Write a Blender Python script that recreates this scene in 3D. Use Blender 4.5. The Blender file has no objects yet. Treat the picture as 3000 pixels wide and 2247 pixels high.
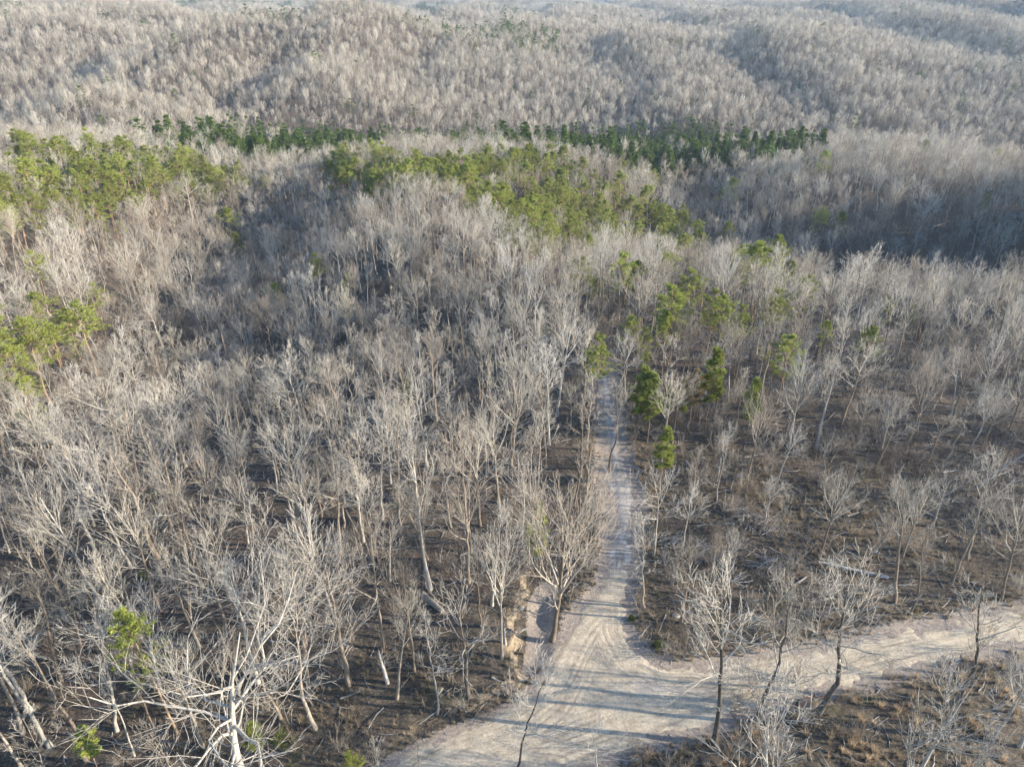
import bpy, math, random
import numpy as np
from math import radians as R, sin, cos, tan, atan2, pi

scn = bpy.context.scene
COL = scn.collection
rng = np.random.default_rng(7)
random.seed(7)

# ---------------------------------------------------------------- camera, light, exposure
CAM_H = 60.0
PITCH = 29.4
FPX = 2080.0                      # focal length in photograph pixels (3000 x 2247)
cam_d = bpy.data.cameras.new('camera')
cam = bpy.data.objects.new('camera', cam_d); COL.objects.link(cam)
cam_d.sensor_width = 36.0
cam_d.lens = 36.0 * FPX / 3000.0
cam_d.clip_start = 0.5; cam_d.clip_end = 30000
cam.location = (0, 0, CAM_H)
cam.rotation_euler = (R(90 - PITCH), 0, 0)
scn.camera = cam

SUN_EL, SUN_AZ = 18.0, 97.0       # azimuth clockwise from +Y (the view direction): sun to the right, a little behind
world = bpy.data.worlds.new('World'); scn.world = world; world.use_nodes = True
wn = world.node_tree.nodes; wl = world.node_tree.links
bg = wn['Background']
sky = wn.new('ShaderNodeTexSky'); sky.sky_type = 'NISHITA'; sky.sun_disc = False
sky.sun_elevation = R(SUN_EL); sky.sun_rotation = R(SUN_AZ)
sky.altitude = 200; sky.air_density = 1.0; sky.dust_density = 0.4; sky.ozone_density = 3.0
wl.new(sky.outputs[0], bg.inputs[0]); bg.inputs[1].default_value = 0.15
sd = bpy.data.lights.new('sun', 'SUN'); sd.energy = 5.0; sd.angle = R(0.5); sd.color = (1.0, 0.885, 0.71)
sun = bpy.data.objects.new('sun', sd); COL.objects.link(sun)
sun.rotation_euler = (R(90 - SUN_EL), 0, R(180 - SUN_AZ))
scn.view_settings.view_transform = 'Standard'; scn.view_settings.look = 'None'
scn.view_settings.gamma = 1.0; scn.view_settings.use_curve_mapping = False
scn.view_settings.exposure = 1.25
cy = scn.cycles
cy.max_bounces = 4; cy.diffuse_bounces = 2; cy.glossy_bounces = 1; cy.transmission_bounces = 1
cy.transparent_max_bounces = 4; cy.volume_bounces = 0
cy.use_adaptive_sampling = True; cy.adaptive_threshold = 0.015
cy.use_denoising = True; cy.denoising_prefilter = 'ACCURATE'
world.cycles.sampling_method = 'NONE'      # smooth sky: found well enough by the bounces
HAZE = 0.00012

# ---------------------------------------------------------------- helpers: noise, terrain
def _hash(ix, iy, s):
    h = (ix.astype(np.int64) * 374761393 + iy.astype(np.int64) * 668265263 + s * 1442695041) & 0x7fffffff
    h = (h ^ (h >> 13)) * 1274126177 & 0x7fffffff
    return ((h ^ (h >> 16)) & 0xffff) / 65535.0

def vnoise(x, y, s=0):
    x = np.asarray(x, float); y = np.asarray(y, float)
    ix = np.floor(x); iy = np.floor(y); fx = x - ix; fy = y - iy
    fx = fx * fx * fx * (fx * (fx * 6 - 15) + 10); fy = fy * fy * fy * (fy * (fy * 6 - 15) + 10)
    a = _hash(ix, iy, s); b = _hash(ix + 1, iy, s); c = _hash(ix, iy + 1, s); d = _hash(ix + 1, iy + 1, s)
    return (a + (b - a) * fx) + ((c + (d - c) * fx) - (a + (b - a) * fx)) * fy

def fbm(x, y, o=4, s=0):
    t = 0; a = 1; n = 0
    for i in range(o):
        t = t + a * vnoise(x * 2 ** i + 17.3 * i, y * 2 ** i - 9.1 * i, s + i); n += a; a *= 0.5
    return t / n

def sstep(a, b, x):
    t = np.clip((x - a) / (b - a), 0, 1); return t * t * (3 - 2 * t)

def hill(x, y, cx, cy_, sx, sy, rot=0):
    c, s = cos(R(rot)), sin(R(rot)); dx = x - cx; dy = y - cy_
    u = (dx * c + dy * s) / sx; v = (-dx * s + dy * c) / sy
    return np.exp(-0.5 * (u * u + v * v))

ROAD = np.array([(-44.8,25.6), (-29.8,30.6), (-19.9,33.8), (-11.2,37.8), (-8.6,39.6), (-4.6,41.5), (-1.1,42.9), (0.2,43.9), (2.0,45.4), (3.6,48.4), (4.6,50.6), (6.4,53.7), (8.4,56.3), (10.3,59.0), (11.3,64.3), (12.3,70.1), (12.3,76.8), (12.9,83.2), (13.5,90.5), (14.0,100.1), (14.3,109.6), (17.6,111.3), (17.0,100.1), (16.5,91.7), (16.4,83.2), (16.6,76.8), (16.4,71.1), (14.7,64.3), (13.7,59.7), (12.5,55.6), (12.1,52.4), (13.0,49.5), (14.6,48.1), (18.2,48.0), (23.2,48.6), (28.1,49.5), (33.3,50.6), (38.6,51.8), (44.1,53.1), (49.7,54.4), (56.0,55.6), (74.1,60.5), (98.6,67.3), (101.7,63.4), (77.1,56.6), (53.4,51.0), (47.0,49.5), (41.7,48.2), (36.5,46.8), (31.3,45.3), (26.3,43.9), (21.5,42.6), (16.9,41.1), (12.4,39.7), (8.8,38.6), (6.0,37.6), (3.0,36.4), (-7.9,31.6), (-19.9,26.6), (-41.8,18.2)])
# edge of the cut bank on the left of the junction, from the road up along the wash
BANK = np.array([(-59.8,18.2), (-29.8,31.9), (-11.4,39.2), (-4.8,42.7), (-0.6,44.5), (1.0,45.8), (1.0,50.7), (0.6,53.9), (2.2,59.0)])
WASH = np.array([(0.6,45.6), (3.6,48.7), (4.6,50.9), (4.9,54.8), (5.5,58.1), (3.2,59.3), (1.6,56.1), (1.4,50.7)])

def seg_dist(px, py, P, closed):
    d = np.full(px.shape, 1e9); n = len(P)
    for i in range(n if closed else n - 1):
        a = P[i]; b = P[(i + 1) % n]; e = b - a
        t = np.clip(((px - a[0]) * e[0] + (py - a[1]) * e[1]) / (e @ e), 0, 1)
        d = np.minimum(d, np.hypot(px - a[0] - t * e[0], py - a[1] - t * e[1]))
    return d

def inside(px, py, P):
    r = np.zeros(px.shape, bool); n = len(P); j = n - 1
    for i in range(n):
        xi, yi = P[i]; xj, yj = P[j]
        if yi != yj:
            r ^= ((yi > py) != (yj > py)) & (px < (xj - xi) * (py - yi) / (yj - yi) + xi)
        j = i
    return r

def sdf(px, py, P):
    d = seg_dist(px, py, P, True); return np.where(inside(px, py, P), -d, d)

BANKREG = np.vstack([BANK, [(4.5, 62), (3.0, 70), (-20, 110), (-140, 110), (-140, 10)]])

def base_height(x, y):
    x = np.asarray(x, float); y = np.asarray(y, float)
    rr = np.hypot(x, y)
    z = np.interp(y, [-1e5, 110, 150, 200, 250, 300, 350, 410, 470, 540, 1e5], [0, 0, -1.5, -5, -9.5, -15, -22, -30, -35, -36, -36]) 
    # middle ridge ahead of the lane, its left flank, the draw and the left slope
    z = z + 4.0 * hill(x, y, 8, 262, 50, 100, 8)
    z = z - 20.0 * hill(x, y, -80, 195, 27, 62, 14) + 6.0 * hill(x, y, -34, 215, 26, 70, 14)
    z = z + 10.0 * hill(x, y, -205, 250, 60, 110, 10)
    z = z - 9.0 * hill(x, y, -45, 125, 30, 22, 10)
    # right hand valley and the shade-casting rise beyond the frame
    z = z - 20.0 * hill(x, y, 122, 202, 82, 40, -12)
    z = z - 17.0 * hill(x, y, 72, 292, 24, 60, -20)
    z = z + 1.0 * hill(x, y, 190, 300, 95, 40, 4)
    z = z + 50.0 * hill(x, y, 236, 188, 34, 40, 0)
    # creek valley with the conifers
    z = z - 10.0 * np.exp(-0.5 * ((y - (500 - 0.06 * x + 15 * np.sin(x / 90.0))) / 42) ** 2)
    # hills behind it: one long slope cut into spurs
    f = sstep(520, 700, y)
    far = sstep(1300, 2000, rr)
    z = z + (1 - far) * (30 * sstep(540, 1050, y - 0.25 * x) + 20 * hill(x, y, -330, 690, 130, 60, 20) + 18 * hill(x, y, 320, 800, 150, 90, -30))
    for cx, ya, yb, am in ((-275, 450, 800, 33), (-165, 500, 850, 26), (-45, 640, 950, 11), (110, 560, 860, 10), (250, 600, 1000, 14), (520, 640, 1500, 20), (760, 640, 1600, 34), (-480, 560, 1000, 26), (-640, 600, 1200, 30)):
        dx = x - cx - 14 * np.sin(y / 60.0 + cx) - 0.10 * (y - ya)
        z = z + am * np.where(dx < 0, np.exp(-0.5 * (dx / (am * 0.95)) ** 2), np.exp(-0.5 * (dx / 62) ** 2)) * sstep(ya - 60, ya + 20, y) * (1 - sstep(yb, yb + 160, y))
    ph = x / 210.0 + 0.9 * fbm(x / 700.0, y / 420.0, 3, 81) * 2 + 0.10 * y / 210.0
    tt = ph - np.floor(ph); saw = np.where(tt < 0.26, sstep(0, 0.26, tt), 1 - sstep(0.26, 1.0, tt))
    z = z + sstep(950, 1300, rr) * (14 + 20 * fbm(x / 500.0, y / 500.0, 2, 83)) * (saw - 0.4) * (0.4 + 0.8 * fbm(x / 260.0, y / 200.0, 2, 85))
    u = (x * 0.80 + y * 0.60); v = (-x * 0.60 + y * 0.80)
    sp = 1 - np.abs(2 * fbm(u / 700.0, v / 250.0, 2, 31) - 1)
    z = z + f * (1 - far) * (26 * (sp - 0.70) + 16 * (fbm(x / 150.0, y / 130.0, 3, 35) - 0.5))
    r1 = 1 - np.abs(2 * fbm(x / 1300.0, y / 620.0, 3, 11) - 1)
    z = z + far * (12 + 90 * (r1 - 0.66) + 40 * (fbm(x / 330.0, y / 230.0, 3, 5) - 0.5))
    z = z + 0.006 * np.clip(rr - 3000, 0, 5500)
    g = sstep(110, 200, rr)
    z = z + g * 12 * (fbm(x / 75.0, y / 70.0, 3, 3) - 0.5)
    return z

def detail_height(x, y):
    x = np.asarray(x, float); y = np.asarray(y, float)
    z = np.zeros(x.shape)
    m = (np.abs(x) < 160) & (y < 170) & (y > -20)
    if m.any():
        X, Y = x[m], y[m]
        rd = sdf(X, Y, ROAD); bk = sdf(X, Y, BANKREG)
        off = sstep(0.0, 3.0, rd)
        n = (fbm(X / 9, Y / 9, 3, 41) - 0.5) * 1.3 + (fbm(X / 1.6, Y / 1.6, 3, 43) - 0.5) * 0.34
        h = n * off * 0.9
        jag = (fbm(X / 2.6, Y / 2.6, 3, 51) - 0.5) * 1.8 + (fbm(X / 0.7, Y / 0.7, 3, 53) - 0.5) * 1.2
        near = 1 - sstep(0, 60, np.hypot(X - 0, Y - 48) - 25)
        h = h + (1 - sstep(-1.7, 0.15, bk + jag)) * (0.40 + 0.70 * np.exp(-((X - 0.5) ** 2 + (Y - 50) ** 2) / 60)) * near * (0.6 + 0.8 * fbm(X / 3, Y / 3, 2, 77))
        # low berm by the lane and by the lower road edge
        h = h + 0.22 * np.exp(-((rd - 1.5) / 0.8) ** 2) * sstep(45, 60, Y)
        w = sdf(X, Y, WASH)
        h = h - 0.45 * (1 - sstep(-1.6, 0.3, w))
        # ruts and push marks in the bare dirt
        road = 1 - sstep(-0.4, 0.5, rd)
        rut = np.zeros(X.shape)
        lane = (Y > 60)
        cxl = np.interp(Y, [55, 61, 66, 73, 85, 103, 120, 150], [10.0, 12.2, 13.2, 14.6, 14.9, 15.9, 16.6, 13.3])
        for o in (-0.85, 0.85):
            rut -= 0.05 * np.exp(-((X - cxl - o) / 0.25) ** 2) * lane
        rut -= 0.11 * np.exp(-((rd + 1.6) / 0.22) ** 2) * (X > 14) * (Y < 60) * (Y < 41 + 0.32 * (X - 9))
        rut += 0.05 * (fbm(X / 0.9, Y / 0.9, 3, 61) - 0.5) + 0.10 * (fbm(X / 4, Y / 4, 2, 62) - 0.5)
        h = h + road * rut
        z[m] = h
    return z

def height(x, y):
    return base_height(x, y) + detail_height(x, y)

TH = R(PITCH)
def px_ray(u, v):
    a = (u - 1500) / FPX; b = (v - 1123.5) / FPX
    return np.array([a, cos(TH) - b * sin(TH), -(sin(TH) + b * cos(TH))])

_T = np.concatenate([np.arange(25, 400, 0.5), np.arange(400, 3000, 4)])
def ground_at(u, v, h=0.0):
    d = px_ray(u, v)
    P = d[None, :] * _T[:, None]
    below = (CAM_H + P[:, 2]) < base_height(P[:, 0], P[:, 1]) + h
    i = int(np.argmax(below)) if below.any() else len(_T) - 1
    return float(P[i, 0]), float(P[i, 1])

def to_px(x, y, z):
    F = y * cos(TH) - (z - CAM_H) * sin(TH); U = y * sin(TH) + (z - CAM_H) * cos(TH)
    return 1500 + FPX * x / F, 1123.5 - FPX * U / F, F

def dpx(*pts):          # reading grid of the photograph (2212 wide) to full pixels
    return [(a * 3000 / 2212, b * 3000 / 2212) for a, b in pts]

# ---------------------------------------------------------------- materials
def mat(name, build, rough=0.9):
    m = bpy.data.materials.new(name); m.use_nodes = True
    nt = m.node_tree; b = nt.nodes['Principled BSDF']; b.inputs['Roughness'].default_value = rough
    b.inputs['Specular IOR Level'].default_value = 0.15
    build(nt, b); return m

def N(nt, t, **k):
    n = nt.nodes.new(t)
    for a, v in k.items(): setattr(n, a, v)
    return n

def noise(nt, vec, scale, detail=4, rough=0.6):
    n = N(nt, 'ShaderNodeTexNoise'); n.inputs['Scale'].default_value = scale
    n.inputs['Detail'].default_value = detail; n.inputs['Roughness'].default_value = rough
    nt.links.new(vec, n.inputs['Vector']); return n.outputs['Fac']

def ramp(nt, fac, stops):
    r = N(nt, 'ShaderNodeValToRGB'); e = r.color_ramp.elements
    e[0].position, e[0].color = stops[0][0], (*stops[0][1], 1)
    e[1].position, e[1].color = stops[-1][0], (*stops[-1][1], 1)
    for p, c in stops[1:-1]:
        q = e.new(p); q.color = (*c, 1)
    nt.links.new(fac, r.inputs[0]); return r.outputs[0]

def mix(nt, fac, a, b, blend='MIX'):
    m = N(nt, 'ShaderNodeMix', data_type='RGBA', blend_type=blend)
    for s, v in ((m.inputs[0], fac), (m.inputs[6], a), (m.inputs[7], b)):
        if hasattr(v, 'is_output'): nt.links.new(v, s)
        elif isinstance(v, tuple): s.default_value = (*v, 1)
        else: s.default_value = v
    return m.outputs[2]

def math_(nt, op, a, b=None, clamp=False):
    m = N(nt, 'ShaderNodeMath', operation=op, use_clamp=clamp)
    for s, v in zip(m.inputs, (a, b)):
        if v is None: continue
        if hasattr(v, 'is_output'): nt.links.new(v, s)
        else: s.default_value = v
    return m.outputs[0]

def geo_pos(nt): return N(nt, 'ShaderNodeNewGeometry').outputs['Position']
def obj_pos(nt): return N(nt, 'ShaderNodeTexCoord').outputs['Object']
def attr(nt, name):
    a = N(nt, 'ShaderNodeAttribute', attribute_name=name); return a.outputs['Fac']
def bump(nt, b, h, dist=0.05, strength=0.6):
    n = N(nt, 'ShaderNodeBump'); n.inputs['Distance'].default_value = dist; n.inputs['Strength'].default_value = strength
    nt.links.new(h, n.inputs['Height']); nt.links.new(n.outputs[0], b.inputs['Normal'])

def vary(nt, col, lo, hi, sat=0.0):
    r = N(nt, 'ShaderNodeObjectInfo').outputs['Random']
    mr = N(nt, 'ShaderNodeMapRange'); mr.inputs[3].default_value = lo; mr.inputs[4].default_value = hi
    nt.links.new(r, mr.inputs[0])
    h = N(nt, 'ShaderNodeHueSaturation'); nt.links.new(col, h.inputs['Color']); nt.links.new(mr.outputs[0], h.inputs['Value'])
    return h.outputs[0]

def bark_mat(name, dark, light, lo=0.75, hi=1.15):
    def f(nt, b):
        p = obj_pos(nt)
        mp = N(nt, 'ShaderNodeMapping'); mp.inputs['Scale'].default_value = (1, 1, 0.25); nt.links.new(p, mp.inputs[0])
        n = noise(nt, mp.outputs[0], 5.0, 5, 0.7)
        c = ramp(nt, n, [(0.3, dark), (0.62, light)])
        c = vary(nt, c, lo, hi)
        nt.links.new(c, b.inputs['Base Color']); bump(nt, b, noise(nt, mp.outputs[0], 22, 3), 0.04, 0.7)
    return mat(name, f)

M_BARK = bark_mat('grey_bark', (0.15, 0.125, 0.10), (0.40, 0.34, 0.275))
M_TWIG = bark_mat('pale_twig_bark', (0.30, 0.27, 0.225), (0.60, 0.55, 0.465), 0.65, 1.18)
M_FARTW = bark_mat('dull_twig_bark', (0.18, 0.155, 0.135), (0.40, 0.35, 0.30), 0.65, 1.15)
M_DARK = bark_mat('dark_ridged_bark', (0.05, 0.042, 0.036), (0.17, 0.145, 0.12), 0.8, 1.1)
M_WHITE = bark_mat('white_flaking_bark', (0.25, 0.225, 0.195), (0.54, 0.50, 0.44), 0.85, 1.05)
M_PBARK = bark_mat('pine_bark', (0.20, 0.12, 0.075), (0.40, 0.29, 0.20), 0.8, 1.15)
M_DEAD = bark_mat('bleached_dead_wood', (0.19, 0.175, 0.165), (0.48, 0.455, 0.42), 0.8, 1.1)

def needle_mat(name, a, c):
    def f(nt, b):
        n = noise(nt, obj_pos(nt), 1.3, 3, 0.6)
        col = vary(nt, ramp(nt, n, [(0.3, a), (0.7, c)]), 0.7, 1.2)
        nt.links.new(col, b.inputs['Base Color'])
        tr = N(nt, 'ShaderNodeBsdfTranslucent'); nt.links.new(col, tr.inputs[0])
        ms = N(nt, 'ShaderNodeMixShader'); ms.inputs[0].default_value = 0.3
        nt.links.new(b.outputs[0], ms.inputs[1]); nt.links.new(tr.outputs[0], ms.inputs[2])
        nt.links.new(ms.outputs[0], nt.nodes['Material Output'].inputs[0])
    return mat(name, f, 0.7)
M_NEEDLE = needle_mat('yellow_green_needles', (0.20, 0.235, 0.06), (0.44, 0.47, 0.12))
M_CEDAR = needle_mat('dark_green_needles', (0.07, 0.12, 0.030), (0.20, 0.27, 0.065))
M_RUST = needle_mat('browning_needles', (0.20, 0.14, 0.05), (0.30, 0.22, 0.07))
M_GRASS = needle_mat('dead_grass_blades', (0.25, 0.20, 0.14), (0.50, 0.41, 0.29))
M_STRAW = needle_mat('straw_grass', (0.46, 0.33, 0.20), (0.76, 0.60, 0.42))
M_GREENW = needle_mat('green_weeds', (0.10, 0.13, 0.03), (0.20, 0.24, 0.05))

def litter(nt, p):
    n1 = noise(nt, p, 0.16, 5, 0.65); n2 = noise(nt, p, 3.4, 6, 0.85)
    c = ramp(nt, n2, [(0.32, (0.024, 0.021, 0.019)), (0.48, (0.082, 0.068, 0.058)), (0.60, (0.19, 0.155, 0.13)), (0.70, (0.40, 0.355, 0.31))])
    d = ramp(nt, n1, [(0.35, (0.75, 0.80, 0.76)), (0.65, (1.2, 1.12, 1.05))])
    c = mix(nt, 1.0, c, d, 'MULTIPLY')
    vo = N(nt, 'ShaderNodeTexVoronoi'); vo.inputs['Scale'].default_value = 4.5; nt.links.new(p, vo.inputs['Vector'])
    sp = math_(nt, 'MULTIPLY', ramp(nt, vo.outputs['Distance'], [(0.10, (1, 1, 1)), (0.30, (0, 0, 0))]), ramp(nt, noise(nt, p, 0.8, 3), [(0.45, (0, 0, 0)), (0.65, (0.8, 0.8, 0.8))]))
    lv = N(nt, 'ShaderNodeSeparateColor'); nt.links.new(vo.outputs['Color'], lv.inputs[0])
    leaf = ramp(nt, lv.outputs[0], [(0.2, (0.09, 0.07, 0.055)), (0.6, (0.27, 0.215, 0.175)), (0.95, (0.50, 0.47, 0.44))])
    return mix(nt, sp, c, leaf)

def f_ground(nt, b):
    p = geo_pos(nt)
    lit = litter(nt, p)
    gr = ramp(nt, noise(nt, p, 1.8, 6, 0.8), [(0.32, (0.03, 0.028, 0.022)), (0.5, (0.11, 0.092, 0.068)), (0.70, (0.34, 0.27, 0.19))])
    gm = math_(nt, 'MULTIPLY', attr(nt, 'grass'), ramp(nt, noise(nt, p, 0.35, 4), [(0.35, (0, 0, 0)), (0.6, (1, 1, 1))]), True)
    c = mix(nt, gm, lit, gr)
    green = ramp(nt, noise(nt, p, 0.22, 3), [(0.6, (0, 0, 0)), (0.7, (0.5, 0.5, 0.5))])
    c = mix(nt, math_(nt, 'MULTIPLY', green, attr(nt, 'grass')), c, (0.10, 0.11, 0.04))
    dn = math_(nt, 'ADD', attr(nt, 'dirt'), math_(nt, 'MULTIPLY', math_(nt, 'SUBTRACT', noise(nt, p, 1.4, 6, 0.75), 0.5), 1.6))
    dm = ramp(nt, dn, [(0.42, (0, 0, 0)), (0.62, (1, 1, 1))])
    dirt = ramp(nt, noise(nt, p, 3.0, 5, 0.7), [(0.3, (0.20, 0.17, 0.145)), (0.65, (0.42, 0.355, 0.30))])
    c = mix(nt, dm, c, dirt)
    geo = N(nt, 'ShaderNodeNewGeometry'); sx = N(nt, 'ShaderNodeSeparateXYZ'); nt.links.new(geo.outputs['True Normal'], sx.inputs[0])
    steep = ramp(nt, sx.outputs[2], [(0.80, (1, 1, 1)), (0.95, (0, 0, 0))])
    clay = ramp(nt, noise(nt, p, 1.6, 6, 0.8), [(0.38, (0.11, 0.085, 0.065)), (0.48, (0.36, 0.28, 0.19)), (0.66, (0.62, 0.52, 0.38))])
    c = mix(nt, math_(nt, 'MULTIPLY', steep, attr(nt, 'clay')), c, clay)
    nt.links.new(c, b.inputs['Base Color'])
    bump(nt, b, noise(nt, p, 5.0, 6, 0.8), 0.25, 0.8)
M_GROUND = mat('leaf_litter_ground', f_ground, 0.95)

def f_road(nt, b):
    p = geo_pos(nt)
    n = noise(nt, p, 0.35, 6, 0.6); n2 = noise(nt, p, 4.0, 6, 0.8)
    tan_ = ramp(nt, n2, [(0.3, (0.33, 0.28, 0.21)), (0.55, (0.55, 0.475, 0.365)), (0.75, (0.69, 0.61, 0.49))])
    grey = ramp(nt, n2, [(0.3, (0.27, 0.255, 0.24)), (0.55, (0.43, 0.405, 0.37)), (0.78, (0.60, 0.57, 0.53))])
    g = math_(nt, 'ADD', attr(nt, 'greying'), math_(nt, 'MULTIPLY', math_(nt, 'SUBTRACT', n, 0.5), 1.1))
    c = mix(nt, ramp(nt, g, [(0.35, (0, 0, 0)), (0.7, (1, 1, 1))]), tan_, grey)
    d = ramp(nt, noise(nt, p, 0.9, 5, 0.7), [(0.35, (0.78, 0.76, 0.75)), (0.6, (1.05, 1.04, 1.03))])
    c = mix(nt, 1.0, c, d, 'MULTIPLY')
    # wheel and blade marks running parallel to the verges, strongest in patches
    cb = N(nt, 'ShaderNodeCombineXYZ'); sp_ = N(nt, 'ShaderNodeSeparateXYZ'); nt.links.new(p, sp_.inputs[0])
    nt.links.new(math_(nt, 'MULTIPLY', attr(nt, 'edge'), 2.6), cb.inputs[0]); nt.links.new(math_(nt, 'MULTIPLY', sp_.outputs[0], 0.10), cb.inputs[1]); nt.links.new(math_(nt, 'MULTIPLY', sp_.outputs[1], 0.10), cb.inputs[2])
    st = noise(nt, cb.outputs[0], 1.0, 4, 0.6)
    patch = ramp(nt, noise(nt, p, 0.14, 3), [(0.40, (0.15, 0.15, 0.15)), (0.62, (1, 1, 1))])
    sc = ramp(nt, st, [(0.36, (0.60, 0.58, 0.57)), (0.47, (0.95, 0.95, 0.95)), (0.62, (1.22, 1.20, 1.17))])
    c = mix(nt, patch, c, mix(nt, 1.0, c, sc, 'MULTIPLY'))
    nt.links.new(c, b.inputs['Base Color'])
    hgt = math_(nt, 'ADD', math_(nt, 'MULTIPLY', st, 0.9), noise(nt, p, 7.0, 5, 0.8))
    bump(nt, b, hgt, 0.10, 0.7)
M_ROAD = mat('graded_dirt_road', f_road, 0.95)

def f_canopy(nt, b):
    p = geo_pos(nt)
    c = ramp(nt, noise(nt, p, 0.05, 6, 0.75), [(0.35, (0.10, 0.085, 0.075)), (0.6, (0.22, 0.19, 0.165))])
    nt.links.new(c, b.inputs['Base Color'])
M_CANOPY = mat('far_ground', f_canopy)

def f_rock(nt, b):
    nt.links.new(ramp(nt, noise(nt, obj_pos(nt), 8, 4), [(0.3, (0.20, 0.185, 0.17)), (0.7, (0.46, 0.43, 0.40))]), b.inputs['Base Color'])
M_ROCK = mat('pale_rock', f_rock)
def f_rust(nt, b):
    nt.links.new(ramp(nt, noise(nt, obj_pos(nt), 9, 4), [(0.35, (0.07, 0.035, 0.02)), (0.65, (0.34, 0.12, 0.05))]), b.inputs['Base Color'])
M_IRON = mat('rusty_pipe', f_rust, 0.8)
def f_post(nt, b):
    nt.links.new(ramp(nt, noise(nt, obj_pos(nt), 9, 4), [(0.35, (0.03, 0.025, 0.022)), (0.65, (0.09, 0.07, 0.06))]), b.inputs['Base Color'])
M_POST = mat('dark_fence_post', f_post, 0.8)

# ---------------------------------------------------------------- mesh helpers
def mesh_np(name, V, F, mats, fm=None, smooth=False):
    """V (n,3); F (m,3) triangles or (m,4) quads"""
    me = bpy.data.meshes.new(name); V = np.asarray(V, np.float32); F = np.asarray(F, np.int32)
    k = F.shape[1]
    me.vertices.add(len(V)); me.vertices.foreach_set('co', V.ravel())
    me.loops.add(F.size); me.loops.foreach_set('vertex_index', F.ravel())
    me.polygons.add(len(F)); me.polygons.foreach_set('loop_start', np.arange(0, F.size, k, dtype=np.int32))
    me.polygons.foreach_set('loop_total', np.full(len(F), k, np.int32))
    for m in mats: me.materials.append(m)
    if fm is not None: me.polygons.foreach_set('material_index', np.asarray(fm, np.int32))
    me.update(calc_edges=True)
    if smooth: me.polygons.foreach_set('use_smooth', np.ones(len(F), bool))
    return me

def fattr(me, name, arr):
    a = me.attributes.new(name, 'FLOAT', 'POINT'); a.data.foreach_set('value', np.asarray(arr, np.float32))

def obj(name, me, parent=None, **props):
    o = bpy.data.objects.new(name, me); COL.objects.link(o)
    if parent is not None: o.parent = parent
    for k, v in props.items(): o[k] = v
    return o

# ---------------------------------------------------------------- setting: ground and road
def axis(lo, hi, step, far_lo, far_hi, g):
    a = list(np.arange(lo, hi + 1e-6, step)); s = step
    while a[-1] < far_hi: s *= g; a.append(a[-1] + s)
    s = step; pre = []; x = lo
    while x > far_lo: s *= g; x -= s; pre.append(x)
    return np.array(pre[::-1] + a)

gx = axis(-34, 62, 0.36, -7000, 7000, 1.045)
gy = axis(34, 116, 0.36, -1200, 9500, 1.045)
GX, GY = np.meshgrid(gx, gy)
GZ = height(GX, GY)
nx, ny = len(gx), len(gy)
idx = np.arange(nx * ny).reshape(ny, nx)
Q = np.stack([idx[:-1, :-1], idx[:-1, 1:], idx[1:, 1:], idx[1:, :-1]], -1).reshape(-1, 4)
g_me = mesh_np('ground', np.stack([GX, GY, GZ], -1).reshape(-1, 3), Q, [M_GROUND], smooth=True)
fx, fy = GX.ravel(), GY.ravel()
nearm = (np.abs(fx) < 170) & (fy < 190) & (fy > 0)
rd = np.full(fx.shape, 99.0); rd[nearm] = sdf(fx[nearm], fy[nearm], ROAD)
ws = np.full(fx.shape, 99.0); ws[nearm] = sdf(fx[nearm], fy[nearm], WASH)
bkd = np.full(fx.shape, 99.0); bkd[nearm] = seg_dist(fx[nearm], fy[nearm], BANK, False)
CLEAR = [ground_at(u, v) for u, v in dpx((2065,362),(2140,345),(2225,340),(2240,372),(2150,372))]
clr = sdf(fx, fy, np.array(CLEAR))
dirt = np.maximum(0.92 - np.clip(rd, 0, 5) / (1.3 + 1.6 * (fx > 5)), 0)
dirt = np.maximum(dirt, 1 - sstep(-0.6, 0.5, ws)) ; dirt = np.maximum(dirt, 1 - sstep(-3, 6, clr))
fattr(g_me, 'dirt', dirt)
fattr(g_me, 'clay', (1 - sstep(0.9, 2.2, bkd)) * (0.25 + 0.5 * sstep(-9, -1, fx)))
lower = (fy < 41 + 0.30 * (fx - 6)) & (fx > -5)
grass = np.where(lower, 1.0, 0.0); grass = np.maximum(grass, 1 - sstep(2, 9, rd))
grass = np.maximum(grass, hill(fx, fy, 40, 72, 16, 10) * 1.0); grass = np.maximum(grass, hill(fx, fy, -14, 44, 14, 5) * 0.9)
fattr(g_me, 'grass', grass)
obj('ground', g_me, kind='structure')

rx = np.arange(-46, 104, 0.3); ry = np.arange(18, 151, 0.3)
RX, RY = np.meshgrid(rx, ry); RS = sdf(RX, RY, ROAD)
n_edge = (fbm(RX / 1.1, RY / 1.1, 4, 71) - 0.5)
rz = height(RX, RY) + 0.05 - 0.18 * sstep(-0.9, 0.6, RS + n_edge * 2.4 + 0.55 * sstep(58, 66, RY))
ridx = np.arange(RX.size).reshape(RX.shape)
RQ = np.stack([ridx[:-1, :-1], ridx[:-1, 1:], ridx[1:, 1:], ridx[1:, :-1]], -1).reshape(-1, 4)
keep = (RS.ravel()[RQ] < 1.2).all(1); RQ = RQ[keep]
used, inv = np.unique(RQ, return_inverse=True); RQ = inv.reshape(-1, 4)
RV = np.stack([RX, RY, rz], -1).reshape(-1, 3)[used]
r_me = mesh_np('dirt_road', RV, RQ, [M_ROAD], smooth=True)
grey_amt = sstep(57, 64, RV[:, 1]) * 0.9 + 0.55 * np.exp(-(((RV[:, 0] - 12) / 6) ** 2 + ((RV[:, 1] - 45.5) / 1.5) ** 2)) + 0.12 * sstep(16, 30, RV[:, 0])  # lane's shade painted in as grey, plus a grey band at the junction
fattr(r_me, 'greying', grey_amt); fattr(r_me, 'edge', RS.ravel()[used])
obj('dirt_road', r_me, kind='structure')

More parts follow.
